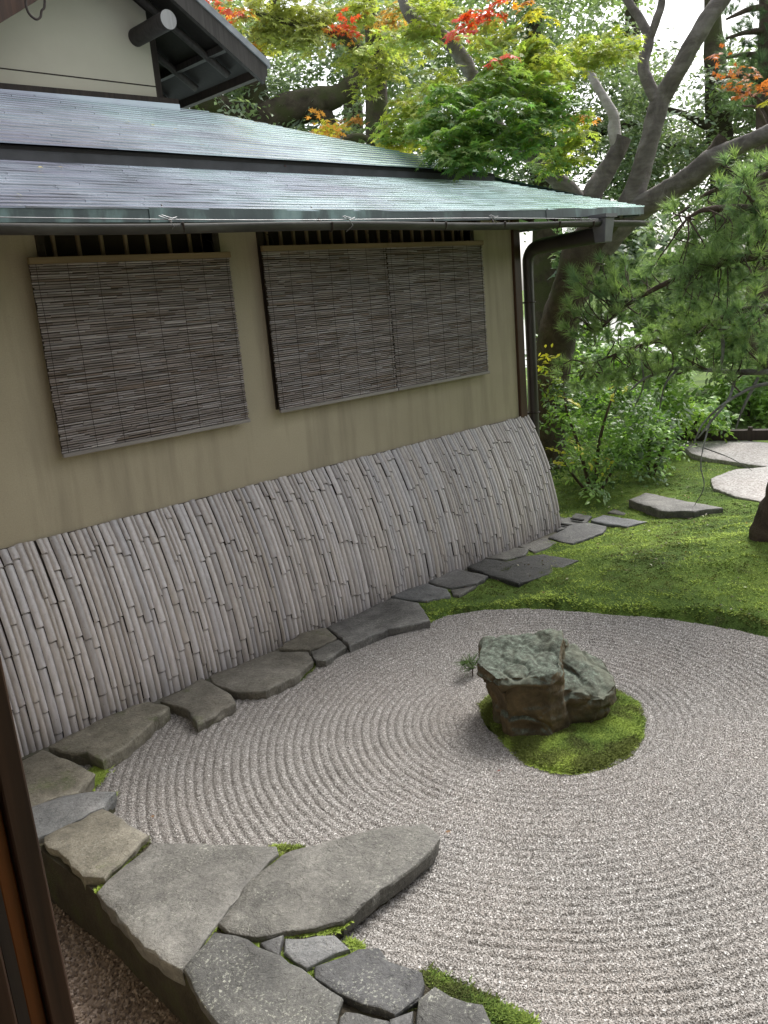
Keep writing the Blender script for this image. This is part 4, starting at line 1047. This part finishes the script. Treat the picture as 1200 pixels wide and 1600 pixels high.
for px, py, d, r_, c, k in [
    (705, 232, 6.95, .24, G1, 15), (755, 240, 7.0, .22, G1, 15), (800, 228, 7.2, .26, G1, 18), (720, 195, 7.1, .28, G1, 22), (780, 190, 7.2, .30, G1, 24), (840, 200, 7.4, .26, G1, 18), (700, 160, 7.3, .22, G1, 14),
    (755, 140, 7.5, .28, G2, 20), (825, 145, 7.5, .30, G2, 22), (870, 165, 7.6, .24, G1, 16), (790, 110, 7.7, .26, G2, 18), (665, 205, 7.4, .20, G2, 12), (730, 250, 6.85, .16, G1, 10), (850, 120, 7.7, .24, YG, 16),
    (800, 80, 7.9, .26, YG, 18), (860, 80, 8.0, .28, YG, 20), (925, 82, 8.2, .26, YG, 18), (965, 66, 8.3, .2, YG, 10), (640, 185, 7.8, .22, YG, 16), (615, 205, 7.9, .18, G2, 12), (655, 150, 8.0, .22, YG, 14), (690, 120, 8.1, .2, YG, 10),
    (880, 205, 8.2, .22, YG, 14), (893, 240, 8.3, .18, YG, 12), (860, 255, 8.3, .16, G2, 8), (605, 230, 8.0, .12, YL, 6), (640, 215, 7.9, .12, YL, 5), (650, 60, 8.4, .22, YG, 14), (600, 65, 8.7, .2, YG, 8), (690, 20, 8.4, .24, YG, 14), (745, 55, 8.1, .2, YG, 8),
    (735, 20, 7.9, .10, RD, 3), (765, 12, 7.9, .10, RD, 2), (720, 45, 7.8, .08, RD, 2), (785, 95, 7.4, .05, RD, 1), (815, 12, 8, .08, OR, 1), (840, 18, 8., .10, YL, 2), (880, 185, 8.1, .08, OR, 1), (915, 182, 8.2, .07, OR, 1), (790, 5, 8, .10, OR, 1)]:
    C, N, g = sprays(at(px, py, d), r_, k, 24, .13); mc.append((C, N, np.array(c)[None]*(1+.16*g[:, None]+rng.normal(0, .10, (len(C), 1)))*np.array([1, 1, 1])+rng.normal(0, .012, (len(C), 3))))
cr = place_leaves('crown', np.vstack([m_[0] for m_ in mc]), np.vstack([m_[1] for m_ in mc]), .052, MAPT, np.vstack([m_[2] for m_ in mc]), MAPLE, maple, 300); cr.location = ML

# ---- second maple, olive and red, over the gable
def crown_from(parent, specs, size, tmpl, mat, per, sr, **k):
    A = []
    for px, py, d, r_, c, ns in specs:
        C, N, g = sprays(at(px, py, d), r_, ns, per, sr, **k)
        A.append((C, N, np.array(c)[None]*(1+.18*g[:, None]+rng.normal(0, .10, (len(C), 1)))))
    o = place_leaves('crown', np.vstack([a[0] for a in A]), np.vstack([a[1] for a in A]), size, tmpl, np.vstack([a[2] for a in A]), mat, parent)
    o.location = -np.array(parent.location); return o
def tree_thing(name, label, base, group=None):
    b_ = at(*base); return thing(name, label, 'tree', (b_[0], b_[1], 0), group)
def tlimb(T, path, mat, name='limb', **k):
    o = limb(T, path, mat, name, **k); o.location = -np.array(T.location); return o
m2 = tree_thing('maple_tree', 'olive and red maple foliage above the gable eave, top centre', (600, 470, 11))
tlimb(m2, [(600, 640, 11, .2), (596, 420, 11, .17), (590, 200, 11, .14), (585, 60, 11, .11), (560, -60, 11, .07)], BARKM, 'trunk', n=10)
tlimb(m2, [(588, 120, 11, .08), (540, 60, 10.4, .06), (470, 40, 10, .04), (400, 20, 9.8, .02)], BARKM)
tlimb(m2, [(592, 230, 11, .05), (560, 212, 10.6, .03), (510, 225, 10.2, .02), (470, 240, 10, .012)], BARKM)
crown_from(m2, [(400, 20, 10, .30, OL, 16), (440, 35, 10, .32, OL, 20), (480, 55, 10, .30, OL, 18), (425, 60, 10, .22, OL, 10), (520, 25, 10.2, .30, OL, 16), (560, 20, 10.4, .26, YG, 14), (545, 85, 10.2, .18, YG, 7), (590, 105, 10.4, .26, OL, 14), (575, 130, 10.4, .18, YG, 8), (600, 90, 10.4, .2, YG, 8), (345, 12, 10, .2, RD, 3), (372, 14, 10, .16, OR, 2), (330, 2, 10, .16, RD, 2), (540, 32, 9.9, .10, RD, 2), (528, 40, 10, .1, OR, 2), (560, 55, 10, .08, RD, 1), (500, 205, 10, .14, OR, 4), (548, 190, 10.2, .10, OR, 2), (520, 200, 10.1, .12, YL, 4), (610, 25, 10.4, .2, (.34, .2, .07), 8), (400, 80, 10, .14, YL, 5), (380, 85, 10, .12, OR, 3), (470, 5, 10, .3, OL, 14), (640, 5, 10.4, .26, YG, 12)],
           .062, MAPT, MAPLE, 18, .17)

# ---- background evergreens
DG, MG, LG, BG = (.085, .125, .065), (.13, .18, .085), (.18, .24, .11), (.155, .20, .14)
def bg_tree(label, base, trunk, limbs, boxes, size, per, sr, cl_r, n_cl, cols, gaps, dr=(0, 2.0), bark=BARKM, group='evergreen trees behind the tea house', tmpl=DIAM, name='evergreen_tree'):
    T = tree_thing(name, label, base, group); tlimb(T, trunk, bark, 'trunk', n=12, rough=.2)
    for i, l_ in enumerate(limbs): tlimb(T, l_, bark, n=9, rough=.2, seed=20+i)
    sp = []; tot = sum((b_[2]-b_[0])*(b_[3]-b_[1]) for b_ in boxes)
    for bx in boxes:
        k = int(n_cl*(bx[2]-bx[0])*(bx[3]-bx[1])/tot)
        for _ in range(k):
            x, y = rng.uniform(bx[0], bx[2]), rng.uniform(bx[1], bx[3])
            if any(((x-g_[0])/(g_[2]*1.35+6))**2+((y-g_[1])/(g_[3]*1.35+6))**2 < 1 for g_ in gaps): continue
            c = cols[rng.integers(len(cols))]
            sp.append((x, y, base[2]+rng.uniform(*dr)-.3, cl_r*rng.uniform(.6, 1.25), c, int(rng.integers(4, 9))))
    crown_from(T, sp, size, tmpl, GLOSS, per, sr, flat=.75, tilt=.55)
    return T
GAPS = [(540, 155, 55, 30), (440, 150, 28, 18), (400, 70, 18, 30), (330, 185, 28, 12), (1055, 30, 60, 50), (950, 20, 15, 15), (750, 5, 20, 12), (985, 160, 14, 10), (1080, 130, 20, 20), (1075, 165, 22, 14), (450, 0, 30, 20), (490, 80, 16, 22), (610, 150, 10, 10), (1180, 185, 14, 10), (930, 270, 16, 10), (1120, 290, 20, 10), (880, 285, 14, 8)]
bg_tree('old spreading evergreen with thick mossy limbs behind the roof, upper left', (400, 470, 15),
        [(400, 560, 15, .5), (398, 330, 15, .42), (395, 230, 15, .36), (405, 180, 15, .33)],
        [[(400, 215, 15, .30), (440, 175, 14.8, .27), (500, 160, 14.6, .22), (545, 135, 14.6, .14), (600, 60, 14.6, .08)], [(400, 205, 15, .28), (360, 175, 14.8, .2), (300, 158, 14.6, .12)], [(405, 190, 15, .25), (400, 100, 15, .14), (430, 0, 15, .08)], [(500, 165, 14.6, .15), (525, 210, 14.6, .1), (560, 220, 14.6, .05)]],
        [(270, 0, 640, 160), (290, 150, 660, 250)], .06, 26, .34, .55, 270, [BG, MG, LG, BG, (.15, .19, .12)], GAPS, (-.2, 2.4))
bg_tree('dark dense evergreen filling the gap between maple stems', (860, 470, 18),
        [(860, 560, 18, .35), (855, 350, 18, .3), (840, 150, 18, .22), (830, -60, 18, .1)],
        [[(845, 250, 18, .12), (930, 210, 17.6, .08), (1000, 190, 17.5, .05)], [(842, 180, 18, .12), (760, 100, 17.8, .06)]],
        [(620, -40, 1010, 130), (640, 110, 1010, 350)], .06, 26, .36, .6, 270, [DG, MG, MG, BG], GAPS, (-.5, 2.5))
bg_tree('grey-green evergreen behind the forked maple limb, upper right', (1130, 450, 17),
        [(1130, 560, 17, .3), (1135, 350, 17, .26), (1120, 150, 17, .2), (1110, -60, 17, .1)],
        [[(1130, 250, 17, .08), (1060, 230, 16.8, .05), (1000, 225, 16.6, .03)], [(1128, 210, 17, .08), (1060, 175, 16.8, .05), (1010, 170, 16.6, .03)]],
        [(960, 90, 1240, 340)], .06, 26, .34, .5, 190, [BG, MG, (.14, .165, .10), DG], GAPS, (-.5, 2.2))
bg_tree('tall leafy tree with light crown at the top right of the sky', (1010, 430, 22),
        [(1010, 520, 22, .3), (1000, 300, 22, .26), (990, 100, 22, .2), (985, -80, 22, .1)], [],
        [(640, -60, 1010, 90), (1000, 70, 1110, 160)], .10, 16, .4, .6, 80, [MG, LG, BG], GAPS[:1]+GAPS[4:], (-.5, 2.))
bg_tree('mixed evergreen thicket tree behind the gable, far left', (560, 470, 21),
        [(560, 560, 21, .3), (560, 350, 21, .26), (550, 150, 21, .2), (540, 20, 21, .1)], [],
        [(280, -40, 700, 270)], .10, 14, .4, .6, 45, [DG, MG, BG], GAPS, (-.5, 2.))

# ---- shrubs beyond the fence end
def shrub(name, label, base, stems, clusters, size, per, sr, mat=GLOSS, tmpl=OVAL, cat='shrub', flat=.8, tilt=.6):
    b_ = onz(*base) if len(base) == 3 and base[2] < 2 else at(*base)
    T = thing(name, label, cat, (b_[0], b_[1], 0.0), 'shrubs beyond the fence end')
    for i, s_ in enumerate(stems): tlimb(T, s_, BARKP, 'stem', n=6, rough=.1, seed=i)
    o = crown_from(T, clusters, size, tmpl, mat, per, sr, flat=flat, tilt=tilt); o.name = 'foliage'
    return T
CG, CY, CD, CL = (.075, .14, .04), (.36, .34, .05), (.05, .09, .03), (.15, .25, .06)
cl = []
for _ in range(46):
    x, y = rng.uniform(865, 1010), rng.uniform(600, 735)
    if y > 690 and x > 985: continue
    cl.append((x, y, 8.6+rng.uniform(-.3, .5), .16, (CG, CL, CD, CG, CL)[rng.integers(5)], 5))
cl += [(rng.uniform(870, 1000), rng.uniform(600, 740), 8.3, .07, CY, 1) for _ in range(7)] + [(850, 560, 8.5, .08, CY, 2), (848, 585, 8.5, .1, (.16, .22, .04), 4), (860, 610, 8.5, .1, (.16, .22, .04), 4)]
cl += [(925, 745, 8.25, .14, CG, 5), (900, 715, 8.3, .14, CL, 5), (945, 710, 8.3, .14, CG, 5), (935, 768, 8.1, .08, CL, 3), (875, 735, 8.4, .1, CD, 4)]
shrub('camellia_shrub', 'glossy green and yellowing shrub beside the downpipe and trunk', (925, 772, 0.05),
      [[(925, 775, 8.55, .022), (905, 700, 8.5, .016), (885, 640, 8.5, .011), (880, 590, 8.6, .006)], [(930, 775, 8.55, .022), (935, 700, 8.5, .018), (950, 640, 8.5, .012), (970, 590, 8.6, .006)], [(922, 775, 8.6, .018), (880, 720, 8.6, .012), (862, 660, 8.6, .006)], [(932, 778, 8.6, .016), (965, 720, 8.6, .012), (990, 660, 8.7, .006)]],
      cl, .035, 14, .12)
def mound(label, cx, cy, d, wpx, hpx, cols, n, size=.05, name='azalea_shrub', rr2=.22):
    cl = []
    for _ in range(n):
        a, q = rng.uniform(0, 2*math.pi), math.sqrt(rng.uniform(0, 1)); x, y = cx+wpx*q*math.cos(a), cy+hpx*q*math.sin(a)*.95
        cl.append((x, y, d+rng.uniform(-.5, .6), rr2, cols[rng.integers(len(cols))], 5))
    return shrub(name, label, (cx, cy+hpx+12, d), [[(cx, cy+hpx+20, d, .03), (cx+5, cy, d, .02), (cx-8, cy-hpx*.6, d, .008)], [(cx+6, cy+hpx+20, d, .03), (cx+30, cy, d, .018), (cx+40, cy-hpx*.5, d, .006)]], cl, size, 12, .15)
mound('bright green low shrub mass behind the camellia', 985, 590, 10.3, 95, 42, [CL, (.13, .22, .045), CG], 55)
mound('light green azalea mound by the far gravel, right edge', 1165, 630, 13.0, 75, 38, [(.13, .22, .05), CL, (.10, .17, .05)], 50)
mound('small clipped azalea on the moss in the middle distance', 1060, 655, 11.2, 60, 32, [CL, (.14, .22, .05), CG], 34)
mound('dark shrub in the shade below the pine boughs', 1010, 690, 9.3, 45, 40, [CG, CD, CL], 26, .04)
mound('broad blue-green shrub behind the maple trunk', 960, 400, 13.5, 75, 60, [BG, (.06, .10, .055), MG], 80, .075, 'evergreen_shrub', .32)
mound('distant green hedge between the pine branches', 1110, 470, 16.0, 150, 90, [MG, LG, BG, CL], 170, .085, 'evergreen_shrub', .4)
mound('low hedge behind the downpipe', 900, 545, 12.0, 60, 30, [CG, MG, CL], 40, .06, 'evergreen_shrub', .25)
mound('broad hedge closing the view at the far right', 1240, 520, 14.0, 110, 110, [MG, LG, CG], 110, .08, 'evergreen_shrub', .4)

# ---- pine on the mound, right edge
pb = onz(1192, 848, .16)
pine = thing('pine_tree', 'pine with long needle boughs reaching in from the right edge', 'tree', (pb[0], pb[1], .05))
def plimb(path, mat=BARKP, name='bough', **k):
    o = limb(pine, path, mat, name, **k); o.location = -np.array(pine.location); return o
rp = math.hypot(pb[0], pb[1])
plimb([(1188, 868, rp, .125), (1198, 830, rp, .105), (1218, 770, rp, .095), (1250, 690, rp, .09), (1275, 560, rp, .085), (1285, 400, rp, .08), (1295, 250, rp, .06), (1290, 60, rp, .035)], BARKP, 'trunk', n=18, rough=.2)
BOUGHS = [[(1285, 400, 7.0, .05), (1230, 395, 6.9, .04), (1150, 405, 6.8, .03), (1070, 430, 6.9, .022), (990, 470, 7.1, .015), (930, 520, 7.3, .008)],
          [(1290, 330, 7.0, .04), (1220, 330, 6.8, .033), (1140, 325, 6.7, .027), (1100, 328, 6.6, .016), (1075, 340, 6.6, .010)],
          [(1280, 470, 7.0, .05), (1220, 480, 6.9, .04), (1150, 490, 7.0, .03), (1080, 520, 7.1, .022), (1000, 540, 7.3, .014), (920, 570, 7.5, .007)],
          [(1278, 560, 7.0, .03), (1200, 580, 6.9, .024), (1130, 580, 6.9, .018), (1060, 575, 7.0, .013), (1010, 590, 7.0, .010), (985, 610, 7.0, .006)],
          [(1292, 250, 7.0, .04), (1220, 265, 7.0, .03), (1170, 285, 7.0, .022), (1110, 300, 7.0, .015), (1060, 335, 7.0, .008)],
          [(1270, 620, 7.0, .02), (1200, 600, 6.8, .014), (1140, 625, 6.7, .010), (1100, 660, 6.6, .007), (1085, 690, 6.6, .005)]]
for i, b_ in enumerate(BOUGHS): plimb(b_, LICH if i in (3, 5) else BARKP, n=8, rough=.25, seed=40+i)
tips = []
for x0, y0, x1, y1, k, d0, d1 in [(885, 430, 1010, 520, 30, 7.0, 7.6), (1000, 330, 1120, 430, 30, 6.5, 7.1), (1060, 400, 1200, 520, 42, 6.5, 7.3), (1120, 250, 1210, 360, 22, 6.6, 7.2), (870, 520, 1010, 600, 26, 7.2, 7.7), (1000, 500, 1130, 590, 30, 6.8, 7.5), (970, 340, 1040, 380, 9, 6.5, 6.8), (1100, 340, 1200, 420, 22, 6.5, 7.0), (1130, 520, 1210, 600, 14, 6.7, 7.2), (930, 380, 1010, 440, 12, 7.0, 7.5)]:
    for _ in range(int(k*1.1)): tips.append((rng.uniform(x0, x1), rng.uniform(y0, y1), rng.uniform(d0, d1)))
BW = np.vstack([smooth_path(P4(b_), 6)[:, :3] for b_ in BOUGHS])
tw = B(); NV = []; NC = []
def tuft(p, d, L, n, col):
    d = d/np.linalg.norm(d); q = rng.normal(size=(n, 3)); q -= (q@d)[:, None]*d; q /= np.linalg.norm(q, axis=1, keepdims=True)
    ang = rng.uniform(.15, 1.15, n)[:, None]; s0 = rng.uniform(-.5, .0, n)[:, None]
    base = p+d*s0*.10; dr = d*np.cos(ang)+q*np.sin(ang); ln = L*rng.uniform(.75, 1.1, n)[:, None]
    tip = base+dr*ln+np.array([0, 0, -.012]); side = np.cross(dr, rng.normal(size=(n, 3))); side /= np.linalg.norm(side, axis=1, keepdims=True)
    NV.append(np.stack([base-side*.0022, base+side*.0022, tip], 1).reshape(-1, 3)); NC.append(np.repeat(col[None]*rng.uniform(.75, 1.25, (n, 1)), 3, 0))
for x, y, d in tips:
    if y < 405 and x < 1045: continue          # the eave corner stands clear of the boughs
    p = at(x, y, d); k = np.argmin(np.linalg.norm(BW-p, axis=1)); a = BW[k]; v = p-a
    if np.linalg.norm(v) < .05: v = np.array([-.3, .1, .2])
    mid = a+v*.55+rng.normal(0, .05, 3); e = (v/np.linalg.norm(v))*.7+np.array([-.2, 0, .45]); e /= np.linalg.norm(e)
    q = smooth_path([(*a, .007), (*mid, .005), (*p, .0035), (*(p+e*.06), .003)], 4); tw.tube([tuple(z[:3]) for z in q], list(q[:, 3]), 5)
    c = np.array([.17, .28, .15])*(1-(t_ := rng.uniform()))+np.array([.30, .42, .17])*t_
    tuft(p+e*.05, e, .115, 95, c)
    for _ in range(2):
        p2 = mid+rng.normal(0, .07, 3); e2 = e+rng.normal(0, .5, 3); tuft(p2, e2, .10, 55, c*.85)
o = tw.build('twigs', BARKP, pine); o.location = -np.array(pine.location); o['kind'] = 'stuff'
o = link('needles', npmesh('needles', np.vstack(NV), np.arange(sum(map(len, NV))).reshape(-1, 3), False, np.vstack(NC)), NEEDLE, pine); o.location = -np.array(pine.location); o['kind'] = 'stuff'
# bare lichened twigs hanging under the lowest boughs
for i, t_ in enumerate([[(1150, 580, 6.9, .014), (1140, 620, 6.8, .011), (1110, 660, 6.7, .009), (1090, 685, 6.7, .005)], [(1185, 590, 6.9, .012), (1160, 640, 6.8, .009), (1150, 670, 6.8, .004)], [(1060, 575, 7.0, .010), (1040, 600, 6.9, .008), (1030, 640, 6.9, .004)], [(1110, 655, 6.6, .007), (1095, 720, 6.5, .005), (1100, 760, 6.4, .004), (1085, 790, 6.4, .002)], [(1100, 700, 6.5, .005), (1140, 715, 6.5, .003), (1175, 735, 6.5, .002)], [(1120, 500, 7, .016), (1130, 540, 6.9, .014), (1125, 580, 6.9, .01)], [(1000, 545, 7.2, .008), (1005, 600, 7.1, .006), (990, 640, 7.1, .003)]]):
    plimb(t_, LICH, 'bare_twig', n=6, rough=.4, seed=60+i)
NV.clear(); NC.clear()

# ---- pine far top right
fp = tree_thing('pine_tree', 'dark soft-needled pine high in the top right corner', (1185, 400, 13))
tlimb(fp, [(1190, 560, 13, .25), (1200, 300, 13, .2), (1205, 100, 13, .16), (1200, -120, 13, .1)], BARKP, 'trunk', n=10)
for i in range(5): tlimb(fp, [(1203, 30+i*40-60, 13, .05), (1170, 40+i*35-60, 12.8, .035), (1135, 60+i*30-60, 12.6, .015)], BARKP, n=7, seed=80+i)
for _ in range(150):
    p = at(rng.uniform(1125, 1230), rng.uniform(-30, 175), rng.uniform(12.4, 13.4)); tuft(p, np.array([-.3, 0, .8])+rng.normal(0, .5, 3), .17, 60, np.array([.10, .16, .085])*rng.uniform(.7, 1.4))
o = link('needles', npmesh('needles', np.vstack(NV), np.arange(sum(map(len, NV))).reshape(-1, 3), False, np.vstack(NC)), NEEDLE, fp); o.location = -np.array(fp.location); o['kind'] = 'stuff'
# orange leaves of a small maple in front of it
m3 = tree_thing('maple_tree', 'small maple with sparse orange leaves at the upper right edge', (1175, 470, 11.5))
tlimb(m3, [(1230, 600, 11.5, .08), (1225, 350, 11.5, .06), (1215, 220, 11.5, .045), (1190, 160, 11.4, .02), (1150, 140, 11.4, .01)], BARKP, 'trunk', n=8)
tlimb(m3, [(1222, 300, 11.5, .035), (1190, 180, 11.3, .02), (1160, 165, 11.3, .008)], BARKP, n=6)
crown_from(m3, [(1135, 80, 11.4, .10, (.28, .08, .03), 2), (1160, 125, 11.4, .2, (.26, .10, .035), 4), (1185, 135, 11.4, .2, (.28, .09, .03), 4), (1145, 138, 11.3, .12, (.26, .08, .03), 2), (1195, 165, 11.3, .10, YL, 2)], .06, MAPT, MAPLE, 10, .16)

# ---- far garden: pale raked gravel beyond the mound, timber edging
MFAR = mat_gravel('far_gravel_bed', [(0, (.20, .185, .175)), (.5, (.30, .285, .27)), (1, (.42, .405, .39))], pscale=60)
for pts, nm_ in (([(1058, 692), (1100, 686), (1160, 688), (1260, 696), (1260, 738), (1190, 728), (1150, 722), (1110, 716), (1080, 708)], 'far'), ([(1110, 748), (1150, 733), (1200, 729), (1260, 730), (1260, 800), (1200, 786), (1150, 775), (1115, 763)], 'near')):
    poly = [onz(x, y, .085)[:2] for x, y in pts]
    o = flat_stone('gravel_court', poly, .085, .2, MFAR, None, 95); tag(o, kind='structure')
e0, e1 = onz(1040, 684, .12), onz(1290, 682, .12)
ed = thing('timber_edging', 'dark low timber edging behind the far pale gravel', 'edging', tuple(e0))
B().bar((0, 0, .03), tuple(e1-e0+np.array([0, 0, .03])), .12, .12).build('beam', MWD, ed)
for k in (.1, .5, .9):
    q = (e1-e0)*k; B().tube([(q[0], q[1]-.09, -.1), (q[0], q[1]-.09, .13)], .03, 8).build('stake', MWD, ed)

# fallen leaves on roof, gravel and moss
C = []; 
for px, py in [(200, 190), (275, 202), (62, 262), (30, 305), (95, 262), (445, 260), (150, 150), (240, 196), (315, 227)]:
    d_ = ray(px, py); best = None
    for k in np.linspace(2, 12, 4000):
        q = EYE+d_*(k/np.linalg.norm(d_))
        zr = z_low(q[0], q[1]) if q[1] < 4.66 else z_upp(q[0], q[1])
        if q[1] > 3.8 and q[2] <= zr+.016: best = q; break
    if best is not None: C.append(best+np.array([0, 0, .006]))
nroof = len(C)
for px, py in [(240, 1277), (780, 1205), (700, 1300)]: C.append(onz(px, py, .012)+np.array([0, 0, .006]))
for px, py in [(640, 955), (700, 950), (645, 945), (735, 990), (1040, 795), (860, 870), (905, 958), (870, 952), (1080, 815), (935, 850), (1085, 830), (980, 900)]:
    q = onz(px, py, .05); q[2] = float(ground_z(np.array([q[0]]), np.array([q[1]]))[0])+.02; C.append(q)
C = np.array(C); N = np.array([0, 0, 1.])+rng.normal(0, .25, C.shape); N[:nroof] += np.array([0, -.4, 0])
pal = np.array([(.40, .30, .16), (.30, .16, .08), (.45, .38, .28), (.25, .05, .04), (.35, .33, .2)])
fl = place_leaves('fallen_leaves', C, N, .022, MAPT, (pal*.5)[rng.integers(0, 5, len(C))], MAPLE, None); tag(fl, 'fallen dry maple leaves scattered on roof, gravel and moss', 'leaves')
# pine sprig lying by the rock
NV.clear(); NC.clear()
spg = onz(738, 1050, .03)
for _ in range(6): tuft(spg+rng.normal(0, .035, 3)*np.array([1, 1, .3])+np.array([0, 0, .05]), np.array([rng.normal(), rng.normal(), .5]), .10, 26, np.array([.075, .12, .05]))
sg = thing('pine_seedling', 'tiny pine seedling growing in gravel left of the rock', 'seedling', tuple(spg))
o = link('needles', npmesh('needles', np.vstack(NV)-spg, np.arange(sum(map(len, NV))).reshape(-1, 3), False, np.vstack(NC)), NEEDLE, sg); o['kind'] = 'stuff'
B().tube([(0, 0, -.04), (.005, 0, .03), (-.01, .01, .07)], .004, 6).build('stem', BARKP, sg)
# litter: bark crumbs, needles and pale petals lying on the moss
n = 1500; P = np.stack([rng.uniform(3.6, 9, n), rng.uniform(1.2, 4.4, n)], -1)
ok = (~in_poly(P, GPOLY) | (seg_dist(P, GPOLY) < .12)) & ~((P[:, 0] < 6.1) & (P[:, 1] > 4.15))
ok &= (vnoise(P[:, 0], P[:, 1], 3, 31) > -.12); P = P[ok]
Z = np.maximum(ground_z(P[:, 0], P[:, 1]), 0)+.016
pal = np.array([(.05, .035, .02), (.08, .055, .03), (.03, .024, .016), (.40, .38, .34), (.16, .10, .05)])
fl2 = place_leaves('moss_litter', np.column_stack([P, Z]), np.array([0, 0, 1.])+rng.normal(0, .4, (len(P), 3)), .013, DIAM, pal[rng.choice(5, len(P), p=[.3, .28, .2, .1, .12])], MAPLE, None)
tag(fl2, 'brown and pale litter flecks lying on the moss', 'litter')
